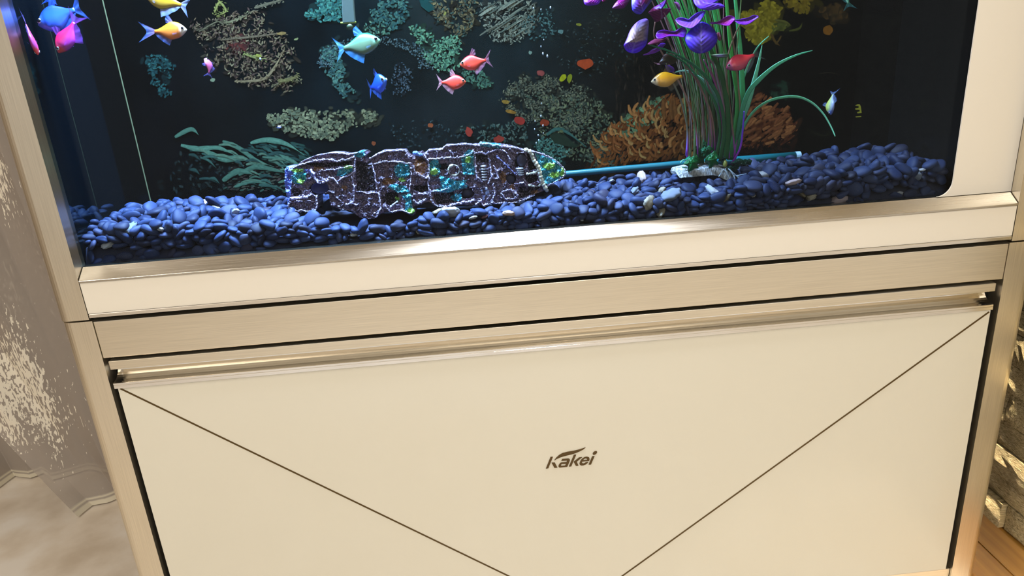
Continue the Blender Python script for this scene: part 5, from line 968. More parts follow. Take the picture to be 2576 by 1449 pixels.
# ------------------------------------------------------------------ fish
M['fish'] = vcol('tetra_skin', .32, .5, .08, 900, trans=.12)
M['fin'] = vcol('tetra_fin', .4, .4, .1, 600, alpha='attr', trans=.5)
M['eye_w'] = plain('eye_ring', (.75, .78, .8), .2); M['eye_b'] = plain('eye_pupil', (.005, .005, .008), .1)
TP = ([0, .04, .12, .25, .40, .52, .68, .82, .93, 1], [.03, .12, .26, .42, .50, .48, .32, .17, .10, .09])
BT = ([0, .04, .12, .25, .40, .52, .66, .80, .92, 1], [-.03, -.11, -.25, -.41, -.50, -.50, -.36, -.18, -.10, -.09])
TH = ([0, .05, .15, .3, .5, .75, 1], [.03, .10, .17, .20, .17, .09, .03])
def fish(label, snout, tail, hpx, Y, cols, side='L', yaw=0, roll=0, fin=(.5, .6, .9), falpha=.55, tl=1.0, bend=0, anal=1.0, dors=1.0):
    """a deep-bodied tetra; snout and tail base are where the photo puts them, hpx its body height; yaw turns it towards or away from the lens"""
    hpx *= 1.08; tl *= .82; falpha *= .85
    A, B = at(*snout, Y), at(*tail, Y); k = px2m((A+B)/2)
    f2 = Vector((snout[0]-tail[0], -(snout[1]-tail[1]))); Lp = f2.length; f2.normalize()
    up2 = Vector((f2.y, -f2.x)) if side == 'L' else Vector((-f2.y, f2.x))
    fwd = (CR*f2.x+CU*f2.y); up = (CR*up2.x+CU*up2.y); Ld = Lp*k/math.cos(yaw); Hh = hpx*k
    rot = Matrix.Rotation(yaw, 3, up); fwd = rot @ fwd
    up = Matrix.Rotation(roll, 3, fwd) @ up; th = up.cross(fwd).normalized()
    mid = (A+B)/2
    def P(t, z, w, x=None):                       # body station t 0..1 from the snout, z in body heights, w in body heights across
        b = bend*math.sin(max(0, t)*math.pi*.9)*Ld*.25 if bend else 0
        return mid+fwd*((.5-t)*Ld)+up*(z*Hh)+th*(w*Hh+b)
    head, back, side_c, belly = [Vector(tuple(.85*v**1.25 for v in srgb(*c))) for c in cols]
    root = empty('tetra', mid, label, 'fish'); ns, kk = 22, 16; V = []; C = []; F = []
    for i in range(ns+1):
        t = (i/ns)**1.1; zt, zb, w = np.interp(t, *TP), np.interp(t, *BT), np.interp(t, *TH)
        for j in range(kk):
            a = 2*math.pi*j/kk; s, c = math.sin(a), math.cos(a); zz = (zt+zb)/2+(zt-zb)/2*s
            ww = w*math.copysign(abs(c)**.85, c)*(1-.25*max(0, s)); V.append(P(t, zz, ww))
            col = side_c.lerp(back, clamp01(s*1.3-.05)) if s > 0 else side_c.lerp(belly, clamp01(-s*1.2-.1))
            hd = clamp01((.21-t)/.07); col = col.lerp(head, hd*(1-.5*clamp01(s))); gill = .72 if .215 < t < .25 and abs(s) < .55 else 1
            C.append(tuple(v*gill for v in col))
    for i in range(ns):
        for j in range(kk): F.append((i*kk+j, i*kk+(j+1) % kk, (i+1)*kk+(j+1) % kk, (i+1)*kk+j))
    F.append(tuple(range(kk))); F.append(tuple(ns*kk+j for j in range(kk)))
    MB().add(V, F, C).build('body', M['fish'], root, smooth=True)
    fc = Vector(fin) if max(fin) <= 1 else Vector(srgb(*fin))
    def fin_sheet(name, inner, outer, wav=.03, root_col=None, nn=9, am=1):
        V = []; C = []; F = []; nr = 5; rc = root_col or tuple(fc.lerp(side_c, .45))
        for i in range(nn):
            u = i/(nn-1)*(len(inner)-1); a = min(int(u), len(inner)-2); w_ = u-a
            p = Vector(inner[a]).lerp(Vector(inner[a+1]), w_); q = Vector(outer[a]).lerp(Vector(outer[a+1]), w_)
            for j in range(nr):
                s = j/(nr-1); r_ = p.lerp(q, s); V.append(P(r_.x, r_.y, wav*s*math.sin(i*1.9)+(r_.z if len(r_) > 2 else 0)))
                c = Vector(rc).lerp(fc, s); str_ = 1.15 if i % 2 else .8; C.append((c.x*str_, c.y*str_, c.z*str_, am*falpha*(1.25-.55*s)))
        m0 = len(V)
        for i in range(nn-1):
            for j in range(nr-1): p = i*nr+j; F.append((p, p+1, p+nr+1, p+nr))
        return MB().add(V, F, C).build(name, M['fin'], root, smooth=True)
    fin_sheet('tail_fin', [(.97, .09, 0), (.985, .03, 0), (.985, -.03, 0), (.97, -.09, 0)], [(1+.34*tl, .62, .05), (1+.17*tl, .13, 0), (1+.17*tl, -.13, 0), (1+.32*tl, -.58, -.05)])
    fin_sheet('anal_fin', [(.47, -.49, 0), (.62, -.38, 0), (.78, -.2, 0), (.95, -.1, 0)], [(.56, -.49-.36*anal, .02), (.74, -.38-.26*anal, .03), (.90, -.2-.18*anal, .02), (1.0, -.14, 0)])
    fin_sheet('dorsal_fin', [(.42, .49, 0), (.5, .48, 0), (.57, .43, 0)], [(.56, .49+.42*dors, .02), (.66, .48+.30*dors, .03), (.66, .46, .02)])
    for s in (-1, 1):
        fin_sheet('pectoral_fin', [(.27, -.18, s*.19), (.27, -.26, s*.18)], [(.40, -.24, s*.30), (.37, -.36, s*.28)], nn=5, am=.35)
        for nm, mt, r_, off in (('eye', 'eye_w', .078, 0), ('pupil', 'eye_b', .062, .034)):
            c = P(.105, .06, s*(.132+off)); e = MB(); e.ball((0, 0, 0), r_*Hh*1.15, 12, 8)
            e.v = [tuple(c+fwd*v[0]+up*v[2]+th*v[1]*.55) for v in [Vector(v) for v in e.v]]
            e.build(nm, M[mt], root, smooth=True)
    return root
RED = [(244, 120, 90), (236, 40, 56), (244, 84, 60), (236, 100, 84)]; YEL = [(238, 220, 190), (246, 190, 20), (238, 170, 40), (222, 178, 90)]
BLU = [(120, 150, 220), (34, 84, 220), (60, 120, 236), (90, 130, 230)]; TEA = [(140, 186, 156), (40, 180, 130), (112, 136, 106), (130, 150, 124)]
fish('blue tetra facing left in the upper left corner, partly behind the magenta one', (97, 64), (188, 24), 64, .052, BLU, 'L', fin=(80, 130, 235), falpha=.7)
fish('blue tetra mostly above the frame, only its tail hanging into the upper left', (126, -70), (124, -4), 34, .068, BLU, 'L', fin=(50, 110, 230), falpha=.8, tl=.9)
fish('magenta tetra heading down with a violet fin, below the large blue tetra', (148, 133), (186, 56), 46, .034, [(224, 84, 96), (240, 30, 110), (206, 60, 120), (190, 70, 200)], 'L', fin=(150, 90, 230), falpha=.75, tl=1.3, anal=1.25)
fish('slim pink tetra seen from above, diving beside the left post', (96, 138), (66, 62), 34, .031, [(214, 90, 100), (236, 80, 150), (226, 90, 130), (210, 100, 190)], 'L', roll=1.25, fin=(110, 110, 190), tl=1.8)
fish('yellow tetra cut by the top edge, white belly fin, upper left', (366, -12), (456, 12), 44, .09, [(226, 190, 120), (226, 160, 10), (226, 170, 30), (200, 180, 90)], 'L', fin=(150, 175, 230), falpha=.85, anal=1.2)
fish('orange-yellow tetra with white snout facing right, under the cut yellow one', (470, 75), (389, 79), 42, .07, [(240, 226, 210), (246, 180, 30), (242, 150, 60), (236, 150, 90)], 'R', fin=(90, 130, 210), falpha=.75, tl=1.9, anal=.9)
fish('small pink tetra seen end-on, hovering before the brown printed weeds', (517, 146), (524, 184), 26, .12, [(90, 90, 170), (238, 130, 170), (236, 130, 180), (170, 120, 220)], 'R', roll=1.3, fin=(120, 130, 220), bend=-.6)
fish('large pale teal tetra facing right with blue fins, above the small blue one', (957, 101), (864, 121), 50, .11, TEA, 'R', fin=(70, 150, 220), falpha=.8, tl=.9, anal=1.1)
fish('small bright blue tetra half turned, below the large teal one', (974, 205), (930, 216), 44, .10, [(90, 140, 236), (40, 90, 226), (50, 100, 232), (80, 120, 232)], 'R', yaw=-.6, fin=(80, 130, 235), falpha=.8, tl=.7)
fish('red tetra facing left, upper one of the red pair in the middle', (1157, 163), (1222, 151), 36, .10, RED, 'L', fin=(190, 130, 160), falpha=.55, tl=.9)
fish('red tetra facing right, lower one of the red pair in the middle', (1172, 206), (1111, 207), 34, .09, RED, 'R', fin=(230, 170, 180), falpha=.6, tl=.85)
fish('golden yellow tetra facing left beside the plant stems', (1638, 206), (1716, 192), 36, .055, YEL, 'L', fin=(120, 110, 90), falpha=.3, tl=.9)
fish('pinkish red tetra facing left in front of the plant blades', (1826, 172), (1897, 138), 38, .050, [(180, 90, 150), (240, 70, 90), (236, 84, 90), (210, 90, 130)], 'L', fin=(90, 130, 130), falpha=.4, tl=1.1)
fish('pale teal tetra at the top right, cut by the picture edge', (2116, -58), (2134, 8), 34, .09, [(190, 220, 200), (80, 190, 160), (120, 200, 176), (170, 220, 200)], 'L', fin=(70, 150, 160), falpha=.7, roll=.3)
fish('tiny pale yellow tetra seen end-on near the black right wall', (2090, 289), (2097, 238), 28, .11, [(120, 140, 210), (222, 230, 120), (210, 226, 150), (170, 180, 220)], 'L', roll=1.3, fin=(120, 150, 230), falpha=.6, tl=1.0, bend=.5)

# ------------------------------------------------------------------ bubbles and the filter return
M['bubble'] = glass_mat('bubble', (.9, .95, 1)); bm_ = plain('bubble_skin', (.55, .62, .68), .08, metal=.4)
for x, y, r in [(1385, 19, 3), (1361, 24, 2), (1342, 20, 2.2), (1366, 135, 3), (1377, 141, 3.2), (1361, 117, 2), (1361, 292, 2.6), (1366, 316, 2.6), (1354, 340, 2.2), (1355, 353, 2), (1345, 325, 2), (1346, 305, 1.8), (1349, 360, 1.8), (1367, 335, 1.6), (1362, 260, 1.6), (1368, 100, 1.5)]:
    c = at(x, y, .14); rr = r*px2m(c); tag(MB().ball(c, (rr*.7, rr*.7, rr*1.2), 10, 7).build('bubble', bm_, smooth=True), 'tiny bright air bubble rising in the column left of the plant', 'bubble', 'rising air bubbles')
c = at(702, 319, .13); b0 = MB(); b0.ball(c, (.0042, .003, .0022), 12, 8); tag(b0.build('bubble', plain('silver_bubble', (.9, .9, 1), .08, metal=1), smooth=True), 'flat silvery air bubble before the olive wreath of leaves', 'bubble')
c = at(655, 148, .13); b0 = MB(); b0.ball(c, (.0013, .001, .0018), 10, 6); tag(b0.build('bubble', bm_, smooth=True), 'lone tiny bubble before the brown printed weeds', 'bubble')
rn = empty('water_outlet', at(876, 10, .15), 'pale translucent outlet tube hanging in at the top above the teal tetra', 'pipe')
pp = MB(); a, b_, c, d = at(857, -60, .15), at(884, -60, .15), at(893, 56, .15), at(862, 58, .15)
pp.add([a, b_, c, d]+[v+Vector((0, .009, 0)) for v in (a, b_, c, d)], [(0, 1, 2, 3), (7, 6, 5, 4), (0, 4, 5, 1), (1, 5, 6, 2), (2, 6, 7, 3), (3, 7, 4, 0)])
pp.build('tube', plain('milky_plastic', srgb(84, 100, 92), .5), rn, bevel=.0008)
MB().tube([at(877, -60, .155), at(872, -700, .155)], .004, 10).build('hose', plain('milky_hose', srgb(70, 80, 74), .5), rn, smooth=True)
MB().tube([at(857, 58, .152), at(896, 56, .152)], .0014, 8).build('rim', plain('yellow_rim', srgb(130, 140, 60), .4), rn, smooth=True, label='yellowish lower rim')
MB().ball(at(881, 67, .154), (.0055, .005, .0045), 14, 8).build('nozzle', plain('olive_nozzle', srgb(56, 72, 48), .4), rn, smooth=True)
# ------------------------------------------------------------------ artificial plant
M['stem'] = vcol('plant_stem', .4, .35, .1, 500, trans=.15); M['leaf'] = vcol('plant_leaf', .42, .35, .12, 500, trans=.3)
PX = (1800, 430); PYc = .112
pl = empty('artificial_plant', at(1795, 440, PYc), 'tall artificial plant with purple leaves and green blades rising from a chip of bark', 'plant')
rq = random.Random(8)
G1, G2, OL, BR, PU, PB = srgb(80, 200, 100), srgb(40, 150, 80), srgb(98, 112, 66), srgb(150, 112, 104), srgb(170, 60, 200), srgb(130, 70, 235)
def mixc_(a, b, t): t = clamp01(t); return tuple(x*(1-t)+y*t for x, y in zip(a, b))
def smooth_path(Q, n=26):
    out = []; m = len(Q)-1
    for k in range(n+1):
        t = k/n*m; i = min(int(t), m-1); u = t-i; p0, p1, p2, p3 = Q[max(i-1, 0)], Q[i], Q[i+1], Q[min(i+2, m)]
        out.append(tuple(.5*((2*p1[c])+(-p0[c]+p2[c])*u+(2*p0[c]-5*p1[c]+4*p2[c]-p3[c])*u*u+(-p0[c]+3*p1[c]-3*p2[c]+p3[c])*u*u*u) for c in range(len(p1))))
    return out
def stem(Q, r, colf, flat=1, Y0=.112, Y1=.09, name='stem', k=7, taper=(1, 1, .6), n=26):
    """a stem or blade through picture points Q, running from depth Y0 at its foot to Y1 at its tip; r in pixels"""
    S_ = smooth_path(Q, n); pts = []; rad = []; C = []
    for i, q in enumerate(S_):
        t = i/(len(S_)-1); p = at(q[0], q[1], Y0+(Y1-Y0)*t); pts.append(p)
        w = np.interp(t, [0, .5, 1], taper); rad.append(max(.0002, r*w*px2m(p))); C.append(colf(q[1], t))
    mb = MB(); mb.tube(pts, rad, k, C, True, flat, side=Vector((0, 1, 0))); return mb.build(name, M['leaf'] if flat < 1 else M['stem'], pl, smooth=True)
def c_stem(base, mid, top): return lambda y, t: mixc_(mixc_(base, mid, (400-y)/70), top, (260-y)/180)
# bundle of thin stems
for k in range(34):
    u = (k+.5)/34; bx = 1726+u*122+rq.uniform(-4, 4); tx = 1640+u*170+rq.uniform(-14, 14)
    if k % 8 == 7: tx += 55
    dx = tx-bx; Q = [(bx, 398+rq.uniform(-8, 6))]+[(bx+dx*(((395-y)/395)**1.7)+12*math.sin((395-y)/395*math.pi)*(1-u*.8)+rq.uniform(-2, 2), y) for y in (330, 260, 190, 120, 50, -30, -110)]
    base = PB if (k in (0, 1)) else rq.choice([PU, OL, OL, srgb(120, 120, 110), G2]); mid = rq.choice([OL, srgb(112, 104, 84), srgb(120, 96, 96), srgb(84, 116, 72)]); top = rq.choice([BR, G1, srgb(120, 150, 90), srgb(150, 100, 110)])
    stem(Q, rq.uniform(1.2, 2.0), c_stem(base, mid, top), Y0=.104+rq.uniform(-.012, .014), Y1=.085+rq.uniform(-.03, .04))
# broad green blades in the upper half
for k in range(15):
    u = (k+.5)/15; bx = 1760+u*75; tx = 1650+u*165+rq.uniform(-8, 8); dx = tx-bx
    Q = [(bx, 396)]+[(bx+dx*(((395-y)/395)**1.5)+10*math.sin((395-y)/395*math.pi)+rq.uniform(-3, 3), y) for y in (320, 240, 160, 80, 0, -90)]
    g = rq.choice([G1, G1, srgb(90, 190, 96), srgb(120, 232, 150)])
    stem(Q, rq.uniform(3.4, 5.6), c_stem(srgb(54, 96, 52), srgb(76, 110, 60), g), flat=.22, Y0=.112+rq.uniform(-.006, .006), Y1=.10+rq.uniform(-.02, .02), name='blade', taper=(.16, .9, .9))
TG, TG2 = srgb(40, 190, 140), srgb(150, 236, 204)
for Q, r, c0, c1, tp, yy in [
    ([(1846, 402), (1852, 340), (1866, 300), (1890, 230), (1908, 160), (1917, 114)], 9, srgb(24, 120, 76), TG2, (.5, 1, .08), (.108, .085)),
    ([(1850, 385), (1862, 300), (1880, 238), (1905, 205), (1950, 166), (2000, 140), (2044, 127)], 6, srgb(24, 120, 76), srgb(130, 235, 196), (.8, 1.25, .12), (.10, .05)),
    ([(1850, 392), (1862, 345), (1878, 305), (1905, 272), (1945, 250), (2000, 243), (2040, 257), (2070, 285), (2090, 318), (2101, 343)], 3.6, srgb(30, 140, 84), srgb(150, 240, 200), (1, 1, .35), (.10, .045)),
    ([(1838, 398), (1850, 320), (1862, 230), (1880, 170), (1905, 120), (1934, 91)], 3.2, srgb(30, 120, 80), srgb(130, 232, 190), (1, 1, .3), (.108, .09)),
    ([(1842, 400), (1862, 330), (1868, 250), (1864, 150), (1856, 60), (1844, -60)], 4.6, srgb(24, 110, 66), srgb(104, 226, 150), (2.2, 1.5, .8), (.104, .09)),
    ([(1836, 402), (1850, 330), (1856, 250), (1846, 180), (1836, 100), (1826, -20)], 5, srgb(28, 104, 56), srgb(100, 220, 110), (1.6, 1.2, .8), (.10, .085)),
    ([(1812, 400), (1822, 320), (1806, 240), (1764, 180), (1700, 136), (1632, 112)], 3.4, srgb(40, 92, 52), srgb(36, 120, 84), (1.5, 1.2, .5), (.088, .06)),
    ([(1800, 402), (1812, 330), (1800, 262), (1768, 210), (1722, 158), (1676, 132)], 2.8, srgb(48, 96, 52), srgb(34, 130, 90), (1.5, 1.1, .5), (.09, .07)),
    ([(1812, 290), (1806, 258), (1780, 214), (1750, 190), (1722, 178), (1698, 182)], 3.2, srgb(90, 170, 150), srgb(170, 226, 214), (1, 1.3, .4), (.098, .08)),
    ([(1826, 400), (1832, 330), (1828, 250), (1812, 180), (1790, 130), (1778, 90)], 5.2, srgb(26, 92, 44), srgb(40, 96, 44), (1.3, 1.2, .8), (.092, .085))]:
    stem(Q, r, (lambda a, b: (lambda y, t: mixc_(a, b, t*1.15)))(c0, c1), flat=.2, Y0=yy[0], Y1=yy[1], name='blade', taper=tp, n=34, k=8)
# petioles that carry the leaves
for Q, c in [(((1755, 400), (1750, 320), (1720, 230), (1675, 150), (1646, 95), (1648, 56)), BR), (((1800, 400), (1790, 290), (1750, 200), (1705, 140), (1676, 95)), BR), (((1845, 396), (1862, 300), (1858, 220), (1850, 150), (1845, 110), (1836, 62)), srgb(140, 112, 84)),
             (((1850, 396), (1840, 300), (1828, 210), (1832, 140), (1848, 90), (1863, 60)), srgb(132, 104, 84)), (((1840, 412), (1862, 372), (1869, 320), (1872, 280)), PB), (((1812, 396), (1808, 300), (1780, 210), (1762, 150), (1766, 120)), srgb(150, 110, 120)),
             (((1830, 396), (1826, 300), (1800, 180), (1780, 135), (1769, 60)), srgb(140, 104, 120)), (((1728, 400), (1730, 330), (1716, 262), (1698, 218), (1680, 180), (1676, 160)), srgb(112, 112, 92)), (((1790, 398), (1786, 290), (1750, 190), (1720, 130), (1700, 60)), srgb(150, 100, 112)),
             (((1834, 398), (1826, 310), (1806, 230), (1784, 160), (1756, 60)), srgb(136, 92, 104)), (((1818, 398), (1814, 300), (1800, 215), (1770, 150)), srgb(160, 70, 140))]:
    stem(Q, 2.4, (lambda c: (lambda y, t: mixc_(mixc_(c, PU, (y-330)/60), c, 0)))(c), Y0=.10, Y1=.07, n=22)
def leaf(outline, Y, c_in, c_out, tilt=(0, 0), cup=.010, axis=(0, 1), stripes=True, ox=1540, oy=0, sc=4.441, two=None):
    """a moulded leaf: outline gives its extent, cup its bowl depth, tilt how its plane leans away in depth (metres per leaf width/height)"""
    Q = [(ox+x/sc, oy+y/sc) for x, y in outline]; Q = [q[:2] for q in smooth_path(Q+[Q[0]], len(Q)*3)][:-1]
    cx = sum(q[0] for q in Q)/len(Q); cy = sum(q[1] for q in Q)/len(Q); hw = max(abs(q[0]-cx) for q in Q); hh = max(abs(q[1]-cy) for q in Q)
    V = []; C = []; F = []; n = len(Q); R_ = 14
    for r in range(R_+1):
        s = r/R_
        for i, q in enumerate(Q):
            ruf = 0 if sc != 1 else .0035*noise.noise(Vector((q[0]*.2, q[1]*.2, s*3)))
            x = cx+(q[0]-cx)*s; y = cy+(q[1]-cy)*s; ux, uy = (x-cx)/hw, (y-cy)/hh
            al = ux*axis[0]+uy*axis[1]; ac = ux*axis[1]-uy*axis[0]
            rip = .0004*math.sin((al*1.0+abs(ac)*.8)*24) if stripes else 0
            d = Y+ruf+tilt[0]*ux+tilt[1]*uy+cup*(s*s-.5)-abs(ac)*.0022+rip
            V.append(at(x, y, d)); m_ = clamp01(s*1.25-.15)
            c = mixc_(c_in, c_out, m_)
            if two and (ux*two[1][0]+uy*two[1][1]+two[1][2]) > 0: c = mixc_(two[0], c_out, clamp01(s*1.4-.7))
            c = tuple(.8*v**1.12 for v in c)
            if stripes: k = 1+.34*math.sin((al+abs(ac)*.8)*24); c = tuple(v*k for v in c)
            if abs(ac) < .045 and stripes: c = mixc_(c, (.5, .4, .7), .25)
            C.append(c)
    for r in range(R_):
        for i in range(n): F.append((r*n+i, r*n+(i+1) % n, (r+1)*n+(i+1) % n, (r+1)*n+i))
    o = MB().add(V, F, C).build('leaf', M['leaf'], pl, smooth=True)
    md = o.modifiers.new('thickness', 'SOLIDIFY'); md.thickness = .0006; return o
VI, VI2, MG, MR, LV = srgb(120, 52, 222), srgb(104, 84, 226), srgb(172, 36, 170), srgb(124, 24, 84), srgb(146, 120, 224)
leaf([(130, 500), (160, 440), (200, 340), (250, 270), (310, 225), (370, 207), (405, 225), (410, 280), (400, 400), (390, 480), (350, 540), (290, 585), (220, 595), (160, 570), (135, 530)], .062, srgb(150, 110, 200), VI, (.012, -.004), .012, (-.4, 1), two=(srgb(196, 168, 176), (-.1, -1, .25)))
leaf([(1005, 240), (1080, 270), (1150, 340), (1178, 410), (1165, 480), (1120, 540), (1060, 580), (1000, 597), (930, 590), (870, 550), (830, 490), (815, 430), (840, 370), (900, 300), (960, 260)], .048, srgb(126, 92, 196), srgb(96, 50, 226), (.002, -.012), .010, (0, 1))
leaf([(705, 225), (730, 200), (790, 195), (850, 215), (880, 190), (940, 145), (1000, 125), (1045, 130), (1020, 180), (980, 240), (930, 290), (880, 318), (830, 310), (770, 290), (725, 260)], .060, srgb(128, 88, 216), srgb(150, 84, 234), (-.006, -.010), -.006, (1, -.4))
leaf([(905, -60), (1220, -60), (1215, -5), (1150, 28), (1200, 30), (1255, 65), (1250, 80), (1180, 100), (1080, 117), (1000, 105), (940, 70), (905, 10)], .058, srgb(136, 84, 226), VI, (.004, -.012), .008, (1, .2))
leaf([(240, -120), (440, -110), (450, -10), (420, 40), (380, 90), (330, 150), (290, 160), (240, 135), (220, 90), (215, 0)], .066, srgb(120, 40, 120), VI2, (.010, -.010), .010, (.3, 1), two=(srgb(130, 34, 100), (.5, -.6, -.2)))
leaf([(5, 80), (30, 40), (80, -10), (195, -60), (200, 0), (160, 60), (130, 90), (70, 97), (10, 95)], .074, MG, srgb(150, 30, 130), (.008, -.006), .006, (1, -.5))
leaf([(-310, -60), (-190, -80), (-110, -40), (-125, 10), (-160, 50), (-230, 62), (-300, 55), (-320, 0)], .078, MG, srgb(140, 50, 230), (.006, -.006), .006, (1, 0))
leaf([(-120, -60), (-60, -60), (-70, 0), (-110, 20)], .082, MR, srgb(160, 40, 130), (.0, -.004), .003, (0, 1), stripes=False)
leaf([(400, 140), (450, 90), (520, 50), (590, 0), (615, -20), (600, 50), (560, 90), (600, 92), (640, 88), (658, 105), (620, 160), (560, 210), (490, 252), (450, 200), (420, 160)], .070, MR, srgb(140, 36, 100), (-.004, .008), .008, (.2, 1), two=(srgb(110, 50, 190), (0, -1, -.1)))
leaf([(485, 400), (500, 360), (540, 338), (600, 335), (660, 350), (720, 345), (760, 310), (800, 305), (830, 330), (830, 370), (800, 420), (740, 410), (660, 405), (600, 415), (540, 435), (500, 430)], .058, srgb(150, 30, 130), srgb(120, 34, 180), (.002, -.008), -.005, (1, 0))
leaf([(395, 490), (430, 460), (490, 432), (560, 435), (610, 425), (600, 455), (550, 480), (480, 495), (420, 500)], .062, srgb(116, 40, 80), srgb(140, 54, 110), (.004, -.004), .004, (1, -.2), stripes=False)
leaf([(345, 610), (400, 590), (450, 550), (520, 530), (540, 480), (600, 488), (575, 520), (530, 565), (480, 592), (400, 612), (350, 618)], .070, srgb(140, 50, 170), srgb(150, 70, 220), (.004, -.004), .003, (1, -.5), stripes=False)
leaf([(1080, 250), (1150, 250), (1210, 225), (1260, 190), (1300, 175), (1350, 180), (1375, 210), (1350, 245), (1300, 290), (1240, 282), (1180, 272), (1110, 268)], .056, srgb(206, 70, 170), srgb(156, 24, 180), (-.006, -.006), -.005, (1, -.3))
leaf([(1360, 225), (1400, 225), (1450, 215), (1520, 200), (1570, 175), (1620, 172), (1635, 190), (1600, 215), (1550, 250), (1500, 272), (1430, 268), (1390, 250)], .060, srgb(170, 90, 200), srgb(130, 30, 190), (-.006, -.005), -.004, (1, -.2))
leaf([(520, 700), (560, 640), (580, 610), (640, 590), (700, 620), (725, 670), (690, 712), (620, 722), (540, 716)], .080, srgb(74, 72, 44), srgb(96, 64, 58), (.004, .002), .006, (1, 0), stripes=False)
leaf([(470, 702), (500, 706), (530, 712), (560, 700), (540, 720), (500, 718)], .081, srgb(140, 90, 110), srgb(170, 120, 140), (.0, .0), .001, (1, 0), stripes=False)
leaf([(1090, 615), (1150, 605), (1200, 600), (1280, 600), (1308, 620), (1290, 640), (1200, 650), (1130, 635)], .072, srgb(140, 110, 170), srgb(104, 140, 90), (-.004, 0), .003, (1, 0), stripes=False)
leaf([(690, 20), (740, 30), (768, 100), (740, 112), (712, 70)], .085, srgb(120, 50, 120), srgb(180, 110, 190), (.0, 0), .002, (0, 1), stripes=False)
leaf([(1170, 370), (1195, 360), (1220, 420), (1205, 460), (1175, 430)], .086, srgb(150, 70, 110), srgb(190, 100, 140), (.0, 0), .002, (0, 1), stripes=False)
leaf([(590, 730), (640, 728), (690, 760), (690, 800), (640, 805), (606, 770)], .074, srgb(70, 50, 120), srgb(120, 60, 180), (.0, 0), .003, (0, 1), stripes=False)
# low crumpled green leaves around the foot
for k, (x, y, w, h, g) in enumerate([(1740, 412, 20, 22, 0), (1762, 392, 17, 24, 1), (1752, 378, 10, 16, 1), (1778, 380, 17, 16, 1), (1792, 402, 18, 24, 0), (1783, 402, 12, 16, 2), (1806, 388, 14, 18, 1), (1818, 398, 12, 18, 3), (1858, 410, 20, 12, 3), (1843, 424, 18, 9, 3), (1733, 402, 12, 10, 2), (1772, 366, 8, 16, 1), (1752, 402, 12, 20, 0), (1880, 408, 14, 10, 3)]):
    c = [(srgb(20, 150, 70), srgb(16, 110, 60)), (srgb(24, 104, 64), srgb(40, 130, 90)), (srgb(70, 180, 150), srgb(30, 140, 100)), (srgb(16, 64, 50), srgb(22, 86, 66))][g]; a0 = rq.uniform(0, 6)
    out = [(x+w*.82*math.cos(a)*(1+.32*math.sin(a*5+a0)), y+h*.82*math.sin(a)*(1+.3*math.cos(a*4+a0))) for a in [i*math.pi/6 for i in range(12)]]
    leaf([(q[0], q[1]) for q in out], .092+rq.uniform(-.012, .010), c[0], c[1], (rq.uniform(-.004, .004), rq.uniform(-.006, .002)), .006, (rq.random(), 1), stripes=False, ox=0, oy=0, sc=1)
for Q in ([(1712, 410), (1716, 404), (1724, 402), (1738, 404)], [(1716, 420), (1726, 422), (1738, 424)]): stem(Q, 1.6, lambda y, t: srgb(110, 190, 160), Y0=.09, Y1=.095, n=10)
# bark chip foot: an arched slab, pale bark above, dark below
M['bark'] = noisy('pale_bark', [(.3, srgb(84, 82, 84)), (.5, srgb(150, 148, 146)), (.7, srgb(186, 182, 172))], (420, 200, 160), .85, 6, 1, (500, 300, 120), dist=.003)
ft = MB(); V = []; F = []; ns, nw = 30, 8
top_ = [(1709, 444), (1716, 434), (1735, 430), (1762, 424), (1790, 420), (1815, 424), (1838, 432), (1852, 446)]; bot_ = [(1713, 448), (1722, 446), (1745, 445), (1772, 442), (1798, 441), (1818, 449), (1836, 456), (1852, 460)]
for i in range(ns+1):
    t = i/ns; a = smooth_path(top_, ns)[i]; b2 = smooth_path(bot_, ns)[i]; n_ = noise.noise(Vector((t*14, 1, 0)))*1.6
    pf, pb = at(a[0], a[1]+n_+2, .086), at(b2[0], b2[1]+n_*.6, .082)
    ring = [pb, pf, pf+Vector((0, .020, .0045)), pf+Vector((0, .042, .001)), pb+Vector((0, .045, -.002)), pb+Vector((0, .02, .0015))]
    V += ring
for i in range(ns):
    for j in range(6): F.append((i*6+j, i*6+(j+1) % 6, (i+1)*6+(j+1) % 6, (i+1)*6+j))
F += [tuple(range(6)), tuple(ns*6+j for j in range(6))]
ft.add(V, F).build('bark_foot', M['bark'], pl, smooth=False, label='arched chip of pale grey bark')
M['root'] = plain('pale_blue_root', srgb(190, 212, 235), .5)
for Q, r in [([(1824, 424), (1828, 434), (1833, 446), (1840, 454), (1850, 460)], 1.5), ([(1832, 424), (1842, 436), (1848, 448), (1848, 460)], 1.5), ([(1835, 426), (1850, 440), (1862, 452), (1866, 456)], 1.3), ([(1846, 441), (1858, 441), (1872, 438), (1878, 437)], 1.2), ([(1852, 444), (1862, 445), (1871, 446)], .9),
             ([(1820, 425), (1814, 436), (1808, 444)], 1.4), ([(1820, 425), (1826, 431)], .9), ([(1848, 458), (1853, 463), (1852, 468)], 1.0), ([(1848, 458), (1844, 462)], .9), ([(1858, 450), (1862, 458), (1862, 465)], 1.1), ([(1860, 452), (1868, 456)], .9), ([(1836, 452), (1838, 460), (1843, 466)], .9), ([(1868, 439), (1876, 441)], .8)]:
    S_ = smooth_path(Q, 10); pts = [at(q[0], q[1], .080-.006*i/10) for i, q in enumerate(S_)]; MB().tube(pts, [r*px2m(p)*(1-.45*i/10) for i, p in enumerate(pts)], 6).build('root', M['root'], pl, smooth=True)
MB().ball(at(1824, 412, .088), (.003, .003, .005), 10, 7).build('shoot', plain('yellowish_shoot', srgb(150, 150, 70), .5), pl, smooth=True)

